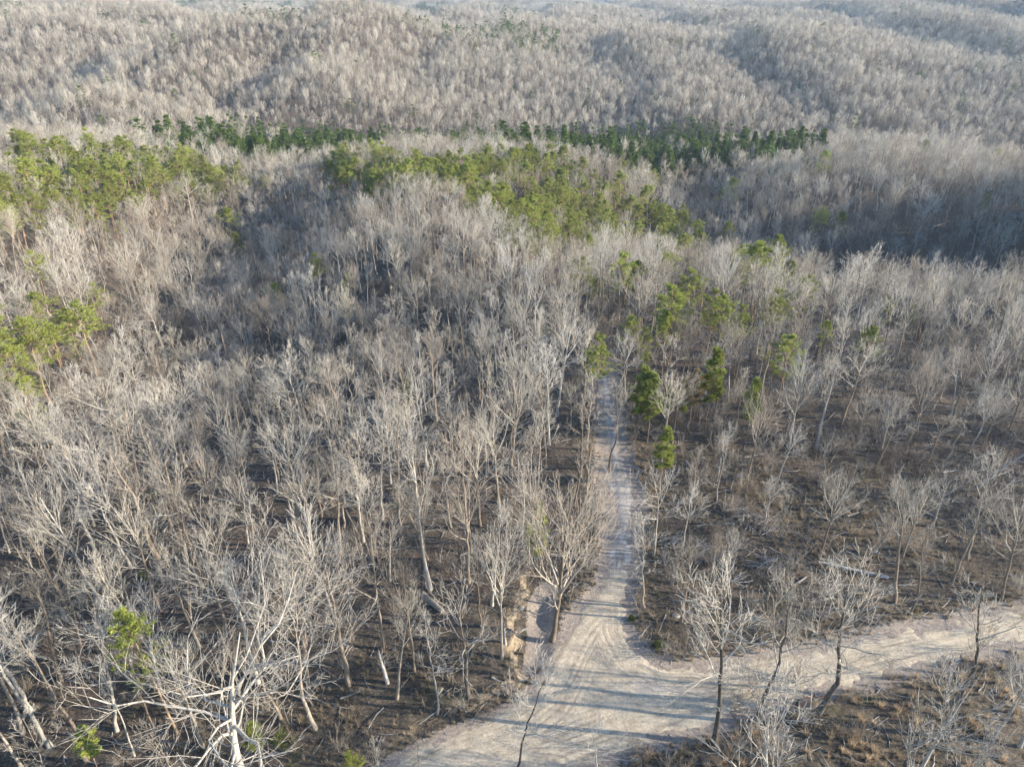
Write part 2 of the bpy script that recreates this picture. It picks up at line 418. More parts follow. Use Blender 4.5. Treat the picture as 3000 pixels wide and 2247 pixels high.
# ---------------------------------------------------------------- tree generator
def norm(a): return a / np.maximum(np.linalg.norm(a, axis=-1, keepdims=True), 1e-9)

def tubes(P, Rr, s, closed_tip=True):
    """P (n,k,3) polylines, Rr (n,k) radii -> V, F (triangles)"""
    n, k, _ = P.shape
    T = np.zeros_like(P); T[:, 1:-1] = P[:, 2:] - P[:, :-2]; T[:, 0] = P[:, 1] - P[:, 0]; T[:, -1] = P[:, -1] - P[:, -2]
    T = norm(T)
    ref = np.where(np.abs(T[:, :1, 2:3]) > 0.9, np.array([1.0, 0, 0]), np.array([0, 0, 1.0]))
    A = norm(np.cross(T, np.broadcast_to(ref, T.shape))); B = np.cross(T, A)
    th = np.arange(s) * 2 * pi / s
    ring = A[:, :, None] * np.cos(th)[None, None, :, None] + B[:, :, None] * np.sin(th)[None, None, :, None]
    V = P[:, :, None] + ring * Rr[:, :, None, None]
    idx = np.arange(n * k * s).reshape(n, k, s); nxt = np.roll(idx, -1, axis=2)
    a, b, c, d = idx[:, :-1], nxt[:, :-1], nxt[:, 1:], idx[:, 1:]
    F = np.concatenate([np.stack([a, b, c], -1).reshape(-1, 3), np.stack([a, c, d], -1).reshape(-1, 3)])
    return V.reshape(-1, 3), F

def spikes(P, Rr):
    """straight twigs P (n,2,3): three-sided cones, 3 triangles each"""
    T = norm(P[:, 1] - P[:, 0]); ref = np.where(np.abs(T[:, 2:3]) > 0.9, np.array([1.0, 0, 0]), np.array([0, 0, 1.0]))
    A = norm(np.cross(T, ref)); B = np.cross(T, A); th = np.arange(3) * 2 * pi / 3
    ring = A[:, None] * np.cos(th)[None, :, None] + B[:, None] * np.sin(th)[None, :, None]
    V = np.concatenate([P[:, :1] + ring * Rr[:, None, None], P[:, 1:]], 1)
    n = len(P); i = np.arange(n)[:, None] * 4
    F = np.concatenate([i + np.array([[a, (a + 1) % 3, 3]]) for a in range(3)])
    return V.reshape(-1, 3), F

def join(parts):
    V, F, o = [], [], 0
    for v, f in parts:
        V.append(v); F.append(f + o); o += len(v)
    return np.concatenate(V), np.concatenate(F)

def branches(rs, start, dirn, L, k, crook, up):
    """grow polylines: start (n,3), dirn (n,3), L (n,)"""
    n = len(start); P = np.zeros((n, k, 3)); P[:, 0] = start; d = norm(dirn)
    for i in range(1, k):
        d = norm(d + rs.normal(0, crook, (n, 3)) + np.array([0, 0, up]))
        P[:, i] = P[:, i - 1] + d * (L / (k - 1))[:, None]
    return P

def spawn(rs, P, Rr, m, lf, ang, t0=0.25, up=0.1, crook=0.15, k=3, rf=0.55, tip=True, flat=0.0):
    n, kk, _ = P.shape
    t = (np.arange(m) + rs.uniform(0.1, 0.9, (n, m))) / m * (1 - t0) + t0
    if tip: t[:, -1] = 1.0
    f = t * (kk - 1); i = np.minimum(f.astype(int), kk - 2); w = (f - i)[..., None]
    ar = np.arange(n)[:, None]
    S = P[ar, i] * (1 - w) + P[ar, i + 1] * w
    T = norm(P[ar, i + 1] - P[ar, i])
    rr = Rr[ar, i] * (1 - w[..., 0]) + Rr[ar, i + 1] * w[..., 0]
    rnd = rs.normal(0, 1, (n, m, 3)); rnd[..., 2] *= (1 - flat); side = norm(np.cross(T, rnd))
    a = np.radians(rs.normal(ang, ang * 0.28, (n, m)))
    if tip: a[:, -1] *= 0.25
    D = T * np.cos(a)[..., None] + side * np.sin(a)[..., None]
    Lp = np.linalg.norm(P[:, 1:] - P[:, :-1], axis=-1).sum(1)
    L = Lp[:, None] * lf * (1.15 - 0.55 * t) * rs.uniform(0.7, 1.3, (n, m))
    S, D, L = S.reshape(-1, 3), D.reshape(-1, 3), L.ravel()
    C = branches(rs, S, D, L, k, crook, up)
    r0 = np.clip(rr.ravel() * rf, 0.006, None)
    CR = r0[:, None] * np.linspace(1, 0.35, k)[None]
    return C, CR

def trunk_line(rs, H, lean=0.02, crook=0.02, ctrl=None, k=12):
    z = np.linspace(0, 1, k)
    if ctrl is not None:
        c = np.array(ctrl, float); xs = np.interp(z, c[:, 0], c[:, 1]); ys = np.interp(z, c[:, 0], c[:, 2])
        xs += rs.normal(0, 0.05, k); ys += rs.normal(0, 0.05, k)
    else:
        a = rs.uniform(0, 2 * pi); xs = np.cumsum(rs.normal(0, crook, k)) * H / 4 + z ** 1.3 * lean * H * cos(a)
        ys = np.cumsum(rs.normal(0, crook, k)) * H / 4 + z ** 1.3 * lean * H * sin(a)
        xs -= xs[0]; ys -= ys[0]
    return np.stack([xs, ys, z * H - 0.0], -1)

def bare_tree(seed, H=16, r0=0.19, start=0.45, nl=13, spread=0.30, el=(15, 65), crook=0.12, fork=0, ctrl=None, lod=0,
              m2=6, m3=5, m4=3, up=0.12, topr=0.22, lean=0.02, twig=0.0105, tcrook=0.02, lowlimbs=0, env=0, tmax=0.97):
    rs = np.random.default_rng(seed)
    tl = trunk_line(rs, H * 0.93, lean=lean, ctrl=ctrl, crook=tcrook)
    k = len(tl); z = np.linspace(0, 1, k)
    tr = r0 * (1 - (1 - topr) * z ** 0.85); tr[0] *= 1.45; tr[1] *= 1.05
    tl[0, 2] = -0.35
    T, TR = tl[None], tr[None]
    # main limbs
    t = np.linspace(start, tmax, nl) + rs.normal(0, 0.015, nl); t = np.clip(t, start, 1.0)
    if lowlimbs: t = np.concatenate([rs.uniform(start * 0.5, start, lowlimbs), t])
    n = len(t); f = t * (k - 1); i = np.minimum(f.astype(int), k - 2); w = (f - i)[:, None]
    S = tl[i] * (1 - w) + tl[i + 1] * w; rr = (tr[i] * (1 - w[:, 0]) + tr[i + 1] * w[:, 0])
    az = np.arange(n) * 2.4 + rs.uniform(0, 6) + rs.normal(0, 0.35, n)
    e = np.radians(np.interp(t, [start, 1], el) + rs.normal(0, 7, n))
    D = np.stack([np.cos(az) * np.cos(e), np.sin(az) * np.cos(e), np.sin(e)], -1)
    prof = np.interp(t, [0, start, start + 0.12, 0.8, 1.0], [0.4, 0.75, 1.15, 0.85, 0.55])
    L = H * spread * prof * rs.uniform(0.75, 1.3, n)
    if env:                                 # limbs reach an egg-shaped envelope: a rounded crown
        ctr = np.array([tl[-1, 0], tl[-1, 1], H * (0.5 + start / 2)]); ax = np.array([H * env, H * env, H * (1 - start) * 0.52])
        o = (S - ctr) / ax; dd = (D + np.array([0, 0, up * 1.5])) ; dd = dd / np.linalg.norm(dd, axis=1, keepdims=True) / ax
        qa = (dd * dd).sum(1); qb = (o * dd).sum(1); qc = np.minimum((o * o).sum(1) - 1, -0.05)
        L = (-qb + np.sqrt(qb * qb - qa * qc)) / qa * rs.uniform(0.72, 1.0, n)
        L = np.clip(L, 0.05 * H, 0.6 * H)
    if lowlimbs: L[:lowlimbs] *= 0.35
    P1 = branches(rs, S, D, L, 6, crook, up)
    R1 = (np.clip(rr * rs.uniform(0.42, 0.68, n), 0.02, None) * np.clip(L / (H * spread), 0.4, 1.1))[:, None] * np.linspace(1, 0.3, 6)[None]
    P2, R2 = spawn(rs, P1, R1, m2, 0.54, 35, 0.20, up * 1.1, crook * 0.8, 4, 0.52)
    parts_c = []
    tv, tf = tubes(T, TR, 8 if lod == 0 else 4)
    if lod == 0:
        P3, R3 = spawn(rs, P2, R2, m3, 0.55, 34, 0.2, up * 0.9, crook * 0.8, 3, 0.58)
        P4, R4 = spawn(rs, P3, R3, m4, 0.58, 31, 0.25, up * 0.6, crook, 2, 0.65)
        parts_c = [tubes(P1, R1, 5), tubes(P2, R2, 3), tubes(P3, np.maximum(R3, twig * 1.25), 3), spikes(P4, np.maximum(R4[:, 0], twig))]
    else:
        P3, R3 = spawn(rs, P2, R2, m3, 0.75, 40, 0.15, up * 0.6, crook, 2, 0.6)
        parts_c = [tubes(P1[:, ::2], R1[:, ::2] * 1.1, 3), spikes(P2[:, [0, -1]], np.maximum(R2[:, 0], 0.045)), spikes(P3, np.maximum(R3[:, 0], 0.042))]
    return (tv, tf), join(parts_c), P1

def tufts(rs, C, rad, m, wid, squash=0.8):
    n = len(C); d = rs.normal(0, 1, (n, m, 3)); d[..., 2] = np.abs(d[..., 2]) * 0.9 - 0.15; d = norm(d)
    s = norm(np.cross(d, rs.normal(0, 1, (n, m, 3))))
    L = rad * rs.uniform(0.7, 1.25, (n, m, 1)); d = d * np.array([1, 1, squash])
    a = C[:, None] + d * L * 0.12; b = C[:, None] + d * L
    V = np.stack([a - s * wid * 0.4, a + s * wid * 0.4, b + s * wid * 0.5, b - s * wid * 0.25], 2).reshape(-1, 3)
    i = np.arange(n * m)[:, None] * 4
    return V, np.concatenate([i + np.array([[0, 1, 2]]), i + np.array([[0, 2, 3]])])

def pine_tree(seed, H=17, start=0.55, spread=0.17, nl=26, r0=0.17, lod=0, cone=False, tuft=0.36, tm=18, wid=0.07, m2=6):
    rs = np.random.default_rng(seed)
    tl = trunk_line(rs, H * 0.97, lean=0.015, crook=0.012); k = len(tl); z = np.linspace(0, 1, k)
    tr = r0 * (1 - 0.85 * z); tl[0, 2] = -0.35; tr[0] *= 1.3
    t = np.sort(start + (1 - start) * rs.uniform(0, 1, nl) ** (1.0 if cone else 0.8)); t[-3:] = 0.99
    f = t * (k - 1); i = np.minimum(f.astype(int), k - 2); w = (f - i)[:, None]
    S = tl[i] * (1 - w) + tl[i + 1] * w
    az = np.arange(nl) * 2.4 + rs.normal(0, 0.4, nl); q = (t - start) / (1 - start)
    e = np.radians(np.interp(q, [0, 0.5, 1], [-8, 15, 60] if not cone else [-5, 5, 60]) + rs.normal(0, 9, nl))
    D = np.stack([np.cos(az) * np.cos(e), np.sin(az) * np.cos(e), np.sin(e)], -1)
    prof = np.interp(q, [0, 0.25, 0.6, 1.0], [0.75, 1.1, 1.0, 0.35]) if not cone else np.interp(q, [0, 0.1, 1.0], [0.9, 1.0, 0.12])
    L = H * spread * prof * rs.uniform(0.6, 1.25, nl)
    P1 = branches(rs, S, D, L, 4, 0.10, 0.10); R1 = (0.018 + 0.014 * L)[:, None] * np.linspace(1, 0.35, 4)[None]
    P2, R2 = spawn(rs, P1, R1, m2, 0.55, 45, 0.25, 0.12, 0.12, 2, 0.6, flat=0.5)
    C = P2[:, -1]; extra = P1[:, 2] * 0.4 + P1[:, 3] * 0.6
    C = np.concatenate([C, P2[:, 0] * 0.35 + P2[:, 1] * 0.65, extra]) if lod == 0 else np.concatenate([C, extra])
    C = C + rs.normal(0, 0.06, C.shape)
    tv, tf = tubes(tl[None], tr[None], 7 if lod == 0 else 4)
    limb = join([tubes(P1, R1, 3), spikes(P2, np.maximum(R2[:, 0], 0.012))])
    foli = tufts(rs, C, tuft, tm, wid, 1.25 if cone else 0.8)
    return (tv, tf), limb, foli

def shrub_mesh(seed, H=2.5, stems=9, lod=0, spread=0.5):
    rs = np.random.default_rng(seed); n = stems
    az = rs.uniform(0, 2 * pi, n); e = np.radians(rs.uniform(45, 85, n))
    D = np.stack([np.cos(az) * np.cos(e), np.sin(az) * np.cos(e), np.sin(e)], -1)
    S = np.stack([rs.normal(0, 0.12 * H * spread, n), rs.normal(0, 0.12 * H * spread, n), np.full(n, -0.05)], -1)
    P1 = branches(rs, S, D, H * rs.uniform(0.6, 1.0, n), 5, 0.14, 0.05)
    R1 = (0.010 * H ** 0.7 * rs.uniform(0.6, 1.2, n))[:, None] * np.linspace(1, 0.35, 5)[None]
    P2, R2 = spawn(rs, P1, R1, 6, 0.42, 38, 0.2, 0.05, 0.14, 3, 0.6)
    P3, R3 = spawn(rs, P2, R2, 4, 0.55, 38, 0.2, 0.05, 0.12, 2, 0.7)
    return join([tubes(P1, R1, 4), tubes(P2, np.maximum(R2, 0.009), 3), spikes(P3, np.maximum(R3[:, 0], 0.008))])

# ---------------------------------------------------------------- tree templates (mesh data only)
class Tpl: pass
def tpl_bare(word, *a, mt=M_BARK, mc=M_TWIG, **k):
    (tv, tf), (cv, cf), P1 = bare_tree(*a, **k); t = Tpl(); t.word = word; t.H = k.get('H', 16)
    t.trunk = mesh_np('trunk', tv, tf, [mt], smooth=True); t.crown = mesh_np('crown', cv, cf, [mc]); t.kind = 'bare'
    t.raw = ((tv, tf), (cv, cf)); t.mats = (mt, mc)
    return t

M_BARK2 = bark_mat('brown_bark', (0.10, 0.08, 0.062), (0.30, 0.24, 0.185)); M_TWIG2 = bark_mat('tan_twig_bark', (0.21, 0.18, 0.15), (0.44, 0.38, 0.31), 0.65, 1.15)
M_BARK3 = bark_mat('pale_grey_bark', (0.22, 0.20, 0.175), (0.50, 0.46, 0.40)); M_TWIG3 = bark_mat('silver_twig_bark', (0.36, 0.335, 0.295), (0.66, 0.62, 0.55), 0.7, 1.15)
def _m(i):
    i = i % 4
    return [dict(), dict(mt=M_BARK2, mc=M_TWIG2), dict(mt=M_BARK3, mc=M_TWIG3), dict(mt=M_BARK2)][i]
T_TALL = [tpl_bare('tall upright', 100 + i, start=0.55, env=0.155, el=(35, 80), nl=11, m2=6, m3=5, tmax=0.9, **_m(i)) for i in range(6)]
T_VASE = [tpl_bare('vase-shaped', 120 + i, start=0.42, env=0.22, el=(48, 78), nl=10, crook=0.09, m2=6, m3=4, tmax=0.75, **_m((i + 1) % 4)) for i in range(6)]
T_BROAD = [tpl_bare('round-crowned', 140 + i, start=0.50, env=0.215, el=(25, 78), nl=11, crook=0.12, m2=6, m3=4, tmax=0.85, **_m((i + 2) % 4)) for i in range(6)]
T_NARROW = [tpl_bare('slender', 160 + i, start=0.50, env=0.11, el=(35, 76), nl=10, r0=0.12, m2=5, m3=5, **_m((i + 3) % 4)) for i in range(4)]
T_CROOK = [tpl_bare('crooked', 180 + i, start=0.42, env=0.21, el=(15, 72), nl=10, crook=0.24, tcrook=0.045, up=0.08, lowlimbs=2, m3=5, **_m(i)) for i in range(4)]
T_ALL = T_TALL + T_VASE + T_BROAD + T_NARROW + T_CROOK

def tpl_pine(word, *a, mn=M_NEEDLE, **k):
    (tv, tf), (lv, lf), (nv, nf) = pine_tree(*a, **k); t = Tpl(); t.word = word; t.H = k.get('H', 17); t.kind = 'pine'
    t.trunk = mesh_np('trunk', tv, tf, [M_PBARK], smooth=True)
    V, F = join([(nv, nf), (lv, lf)]); fm = np.zeros(len(F), int); fm[len(nf):] = 1
    t.crown = mesh_np('crown', V, F, [mn, M_PBARK], fm); t.raw = ((tv, tf), (V, F, fm)); t.mats = (M_PBARK, mn)
    return t
T_PINE = [tpl_pine('tall yellow-green', 200 + i, start=0.54, nl=28, spread=0.145) for i in range(4)]
T_YOUNG = [tpl_pine('young slender green', 220 + i, H=10, start=0.36, spread=0.105, nl=30, r0=0.07, tuft=0.38) for i in range(3)]
T_RUSTP = [tpl_pine('browning', 230, H=12, start=0.5, spread=0.13, nl=18, r0=0.09, tuft=0.36, mn=M_RUST)]
T_CEDAR = [tpl_pine('dark conical', 240 + i, H=13, start=0.06, spread=0.155, nl=46, r0=0.12, cone=True, tuft=0.5, tm=12, wid=0.12, m2=4, mn=M_CEDAR) for i in range(3)]

# ---------------------------------------------------------------- scatter by geometry nodes (stuff only)
def lib(name, V, F, mats, fm=None):
    return bpy.data.objects.new(name, mesh_np(name, V, F, mats, fm))

def merged_tpl(t):
    (tv, tf), c = t.raw; V, F = join([(tv, tf), (c[0], c[1])])
    if t.kind == 'bare':
        fm = np.zeros(len(F), int); fm[len(tf):] = 1; return lib('tree_source', V, F, list(t.mats), fm)
    fm = np.concatenate([np.ones(len(tf), int), c[2]]); return lib('tree_source', V, F, [t.mats[1], M_PBARK], fm)

def scatter(name, pts, rot, scl, index, sources, label=None, cat=None, kind='stuff'):
    col = bpy.data.collections.new(name + '_sources')
    for i, s in enumerate(sources):
        s.name = '%s_source_%02d' % (name, i); col.objects.link(s)
    me = bpy.data.meshes.new(name); n = len(pts)
    me.vertices.add(n); me.vertices.foreach_set('co', np.asarray(pts, np.float32).ravel())
    a = me.attributes.new('rot', 'FLOAT_VECTOR', 'POINT'); a.data.foreach_set('vector', np.asarray(rot, np.float32).ravel())
    a = me.attributes.new('scl', 'FLOAT_VECTOR', 'POINT'); a.data.foreach_set('vector', np.asarray(scl, np.float32).ravel())
    a = me.attributes.new('idx', 'INT', 'POINT'); a.data.foreach_set('value', np.asarray(index, np.int32))
    o = obj(name, me, kind=kind)
    if label: o['label'] = label
    if cat: o['category'] = cat
    ng = bpy.data.node_groups.new(name, 'GeometryNodeTree')
    ng.interface.new_socket('Geometry', in_out='INPUT', socket_type='NodeSocketGeometry')
    ng.interface.new_socket('Geometry', in_out='OUTPUT', socket_type='NodeSocketGeometry')
    gi = ng.nodes.new('NodeGroupInput'); go = ng.nodes.new('NodeGroupOutput')
    ci = ng.nodes.new('GeometryNodeCollectionInfo'); ci.inputs[0].default_value = col
    ci.inputs[1].default_value = True; ci.inputs[2].default_value = True
    ip = ng.nodes.new('GeometryNodeInstanceOnPoints'); ip.inputs['Pick Instance'].default_value = True
    def named(nm, typ):
        q = ng.nodes.new('GeometryNodeInputNamedAttribute'); q.data_type = typ; q.inputs[0].default_value = nm
        return q.outputs[0]
    L = ng.links
    L.new(gi.outputs[0], ip.inputs['Points']); L.new(ci.outputs[0], ip.inputs['Instance'])
    L.new(named('idx', 'INT'), ip.inputs['Instance Index']); L.new(named('rot', 'FLOAT_VECTOR'), ip.inputs['Rotation'])
    L.new(named('scl', 'FLOAT_VECTOR'), ip.inputs['Scale']); L.new(ip.outputs[0], go.inputs[0])
    md = o.modifiers.new('scatter', 'NODES'); md.node_group = ng
    return o

# ---------------------------------------------------------------- place trees
def tree_object(name, t, x, y, H, w=1.0, rz=0.0, tilt=(0, 0), label='', cat='tree', group=None, z=None):
    e = bpy.data.objects.new(name, None); COL.objects.link(e); e.empty_display_size = 0.5
    s = H / t.H; e.location = (x, y, (float(height(np.array([x]), np.array([y]))[0]) if z is None else z))
    e.rotation_mode = 'ZYX'; e.rotation_euler = (tilt[0], tilt[1], rz); e.scale = (s * w, s * w, s)
    e['label'] = label; e['category'] = cat
    if group: e['group'] = group
    obj('trunk', t.trunk, e); obj('crown', t.crown, e)
    return e

def top_height(x, y, v):
    b = (v - 1123.5) / FPX
    D = (sin(TH) + b * cos(TH)) / (cos(TH) - b * sin(TH))
    return CAM_H - D * y - float(base_height(np.array([x]), np.array([y]))[0])

HAND = []   # (x, y) of hand placed trees, kept clear by the scatter
def hand(name, t, base, vtop, w=1.0, rz=0.0, tilt=(0, 0), label='', cat='bare tree', group=None):
    x, y = ground_at(*base)
    if isinstance(vtop, tuple): ut, vtop = vtop
    else: ut = None
    H = max(2.0, top_height(x, y, vtop)); HAND.append((x, y))
    if ut is not None:                      # lean so that the crown ends where the photograph shows it
        z = float(base_height(np.array([x]), np.array([y]))[0]) + H
        F = y * cos(TH) + (CAM_H - z) * sin(TH); xt = (ut - 1500) / FPX * F
        tilt = (tilt[0], float(np.clip(atan2(xt - x, H), -0.35, 0.35)))
    return tree_object(name, t, x, y, H, w, rz, tilt, label, cat, group)

# four dark-trunked trees along the near edge of the road, and others of their own
RS1 = tpl_bare('roadside', 301, H=16, start=0.42, spread=0.24, el=(38, 78), nl=13, crook=0.20, mt=M_DARK, mc=M_TWIG, r0=0.17, lean=0.0, up=0.10,
               ctrl=[(0, 0, 0), (0.12, 0.35, 0), (0.5, 0.45, 0), (1, 0.4, 0)], lowlimbs=3, m3=4)
RS2 = tpl_bare('roadside', 302, H=14, start=0.42, spread=0.26, el=(35, 75), nl=11, crook=0.20, mt=M_DARK, mc=M_TWIG, r0=0.14,
               ctrl=[(0, 0, 0), (0.2, 0.3, 0), (0.5, 0.9, 0), (1, 1.2, 0)], lowlimbs=2, m3=4)
RS3 = tpl_bare('roadside', 303, H=14, start=0.44, spread=0.30, el=(30, 72), nl=12, crook=0.22, mt=M_DARK, mc=M_TWIG, r0=0.20,
               ctrl=[(0, 0, 0), (0.13, 0.7, 0), (0.26, 1.05, 0), (0.5, 0.9, 0), (1, 0.8, 0)], lowlimbs=3, m3=4)
RS4 = tpl_bare('roadside', 304, H=13, start=0.52, spread=0.20, el=(40, 78), nl=11, crook=0.20, mt=M_DARK, mc=M_TWIG, r0=0.15,
               ctrl=[(0, 0, 0), (0.05, 0.9, 0), (0.2, 0.9, 0), (0.34, 1.6, 0), (0.6, 1.3, 0), (1, 1.2, 0)], lowlimbs=1, m3=4)
hand('bare_tree', RS1, (2086, 2187), (2090, 1700), 1.25, label='largest pale-crowned tree on the near road verge, just right of the junction')
hand('bare_tree', RS2, (2215, 2121), (2249, 1735), 1.3, label='thin dark-stemmed tree with white crown, second from the junction on near road verge')
hand('bare_tree', RS3, (2389, 2094), (2440, 1705), 1.25, label='thick black trunk curving beside the rusty fence brace, broad pale crown over the road')
hand('bare_tree', RS4, (2765, 2078), (2809, 1720), 1.3, label='kinked dark trunk with broken stub and narrow crown, near road verge at right')
# great spreading white oak
OAK = tpl_bare('great oak', 310, H=15, start=0.30, spread=0.52, el=(0, 66), nl=14, crook=0.30, tcrook=0.03, tmax=0.72, topr=0.10, mt=M_WHITE, mc=M_WHITE, r0=0.42, up=0.06,
               ctrl=[(0, 0, 0), (0.2, 0.1, 0), (0.4, -0.5, 0.2), (0.7, -0.6, 0.4), (1, 0, 0.5)], m2=7, m3=5, twig=0.014)
hand('great_oak', OAK, (702, 2330), (700, 1830), 0.78, label='huge white oak with long crooked spreading limbs at the bottom edge', cat='oak tree')
# foreground trees whose feet are below the frame
FG1 = tpl_bare('foreground', 311, H=14, start=0.42, spread=0.25, el=(20, 75), nl=9, crook=0.22, mt=M_DARK, mc=M_TWIG3, r0=0.13, m2=6, m3=5, m4=3, ctrl=[(0, 0, 0), (0.3, 0.25, 0), (0.5, 0.1, 0), (1, 0.7, 0)], lowlimbs=2)
hand('bare_tree', FG1, (1496, 2310), (1570, 1960), label='sparse dark-trunked tree rising in front of the middle of the junction')
FG2 = tpl_bare('foreground', 312, H=8, start=0.2, spread=0.36, el=(30, 75), nl=9, crook=0.26, mt=M_WHITE, mc=M_WHITE, r0=0.09, m2=4, m3=4, m4=2)
hand('bare_tree', FG2, (1755, 2300), (1735, 2110), label='small white-barked tree in front of the road at the bottom centre')
FG3 = tpl_bare('foreground', 313, H=9, start=0.10, spread=0.45, el=(48, 80), nl=12, crook=0.15, mt=M_WHITE, mc=M_WHITE, r0=0.13, m2=6, m3=5)
hand('bare_tree', FG3, (2243, 2380), (2265, 2045), w=1.1, label='white many-stemmed tree cut by the bottom edge, below the tall roadside trees')
FG4 = tpl_bare('foreground', 314, H=9, start=0.12, spread=0.42, el=(45, 80), nl=11, crook=0.17, mt=M_WHITE, mc=M_WHITE, r0=0.12, m2=6, m3=5)
hand('bare_tree', FG4, (2650, 2370), 2030, rz=1.0, label='white spreading tree cut by the bottom edge, in the tufted grass below the road')
hand('bare_tree', FG4, (2815, 2330), 2160, rz=2.6, w=0.9, label='low white twiggy tree at the bottom edge toward the right corner')
hand('bare_tree', T_CROOK[1], (1235, 2330), 2150, rz=2.0, w=0.7, label='thin pale treetop poking over the road at the bottom, left of centre')
hand('bare_tree', T_NARROW[1], (1125, 2340), 2165, rz=1.0, label='leftmost thin treetop in front of the road at the bottom edge')
hand('bare_tree', T_VASE[1], (2905, 2175), 1895, rz=0.7, w=1.0, label='pale vase-shaped tree below the road, just right of the kinked trunk')
hand('bare_tree', T_TALL[2], (2985, 2190), 1880, rz=2.7, w=1.1, label='rightmost bare tree below the road, its crown leaving the frame')
hand('bare_tree', T_BROAD[2], (2960, 2330), 2060, rz=1.7, w=0.9, label='bare tree filling the bottom right corner of the picture')
# left of the junction
H_ = hand; g_ = None
BIGV = tpl_bare('big vase', 320, H=18, start=0.26, env=0.27, tmax=0.7, el=(48, 78), nl=15, crook=0.12, mt=M_BARK2, mc=M_TWIG2, r0=0.22, m2=7, m3=5, lowlimbs=2)
H_('bare_tree', BIGV, (1617, 1877), (1670, 1375), label='very large vase-shaped tree on the point between the wash and the lane')
PALE = tpl_bare('pale', 321, H=19, start=0.55, spread=0.30, el=(45, 75), nl=10, crook=0.16, mt=M_WHITE, mc=M_WHITE, r0=0.24, m2=6, m3=4)
H_('bare_tree', PALE, (1262, 1740), (1218, 1305), label='tallest pale forked tree with bare cream trunk, left of the lane')
H_('bare_tree', T_VASE[0], (1127, 1909), (1070, 1525), w=0.85, rz=1.2, label='forked brown-trunked tree standing behind the split bleached snag')
H_('bare_tree', T_TALL[0], (1165, 2067), (1180, 1735), w=0.9, rz=0.3, label='pale straight tree right beside the split bleached snag')
H_('bare_tree', T_CROOK[2], (1280, 2099), (1253, 1820), w=0.8, rz=0.9, label='small crooked tree leaning left, nearest the road on the left verge')
DK = tpl_bare('dark', 322, H=13, start=0.5, spread=0.34, el=(15, 70), nl=10, crook=0.22, mt=M_DARK, mc=M_WHITE, r0=0.22, m2=5, m3=4)
H_('bare_tree', DK, (1373, 2056), (1335, 1765), rz=3.0, label='stout dark trunk with a pale lopsided crown, behind the left road verge')
H_('bare_tree', T_VASE[3], (1470, 1947), (1455, 1560), w=0.8, rz=0.4, label='tree with a thick dark straight trunk beside the ochre cut bank')
H_('bare_tree', T_NARROW[0], (1416, 1907), 1600, rz=0.4, label='slim pale tree just left of the thick trunk by the ochre bank')
H_('bare_tree', T_NARROW[2], (1355, 1834), 1570, w=1.2, rz=1.4, label='slim grey tree standing behind the stout dark trunk')
H_('bare_tree', T_TALL[1], (1217, 1988), 1660, w=0.7, rz=2.4, label='narrow tree between the split snag and the stout dark trunk')
H_('bare_tree', T_TALL[3], (1255, 1735), 1430, w=0.7, rz=2.1, label='narrow grey tree close in front of the tallest pale forked tree')
H_('bare_tree', T_CROOK[0], (1886, 1789), (1880, 1510), w=0.95, rz=0.4, label='tree with drooping side limbs at the right edge of the lane mouth')
TL1 = tpl_bare('leaning', 323, H=14, start=0.48, spread=0.34, el=(10, 68), nl=12, crook=0.22, mt=M_BARK, mc=M_WHITE, r0=0.17,
               ctrl=[(0, 0, 0), (0.1, -0.5, 0), (0.25, -0.9, 0), (0.5, -0.9, 0), (1, -0.9, 0)])
H_('bare_tree', TL1, (929, 2153), (905, 1770), label='cream trunk curving up from the leaf litter, right of the great oak')
H_('bare_tree', T_BROAD[0], (348, 2151), (294, 1750), w=0.8, rz=0.9, tilt=(0, -0.05), label='bare tree with a straight lit trunk left of the bright yellow pine')
H_('bare_tree', T_CROOK[3], (258, 2245), 1850, w=0.9, rz=0.2, tilt=(0, -0.05), label='pale crooked tree above the small pine near the bottom left corner')
H_('bare_tree', T_TALL[2], (150, 2190), 1740, w=0.9, rz=4.2, tilt=(0, -0.07), label='leaning tree second from the left corner, trunk lit cream')
H_('bare_tree', T_TALL[0], (72, 2260), 1950, w=0.9, rz=3.2, tilt=(0, -0.07), label='pale tree rising from the bottom left corner')
H_('bare_tree', T_VASE[2], (457, 2142), 1830, w=0.6, rz=5.2, label='slim bare tree between the yellow pine and the great oak')
H_('bare_tree', T_NARROW[3], (402, 2235), 1960, w=0.9, rz=2.2, label='low leaning sapling at the bottom, right of the small left pine')
# right of the lane
H_('bare_tree', T_TALL[3], (2619, 1767), (2672, 1385), w=1.0, rz=1.0, tilt=(0, 0.03), label='tall pale tree across the road from the kinked trunk, long straight stem')
H_('bare_tree', T_CROOK[1], (2660, 1807), (2720, 1530), w=0.9, rz=2.9, tilt=(0, 0.10), label='right-leaning tree with a mossy foot on the far road verge')
H_('bare_tree', T_VASE[2], (2927, 1767), (3000, 1450), w=0.9, rz=1.9, tilt=(0, 0.09), label='leaning tree on the far road verge near the right edge')
DEADF = tpl_bare('dead fork', 324, H=14, start=0.5, spread=0.30, el=(50, 80), nl=5, crook=0.2, mt=M_WHITE, mc=M_WHITE, r0=0.2, m2=4, m3=3, m4=2)
H_('bare_tree', DEADF, (2390, 1310), 1050, w=1.0, label='white-barked tree with U-shaped fork in thin wood right of lane')
H_('bare_tree', T_VASE[1], (2305, 1252), 1000, w=0.9, rz=1.4, label='thick-stemmed pale tree left of the U-shaped fork')
H_('bare_tree', T_TALL[1], (2090, 1240), 950, w=1.0, rz=2.2, label='pale tree with a fan crown behind the browning young pines')
H_('bare_tree', T_NARROW[1], (2560, 1280), 1080, w=1.3, rz=0.2, label='slim forked tree right of the U-shaped fork')
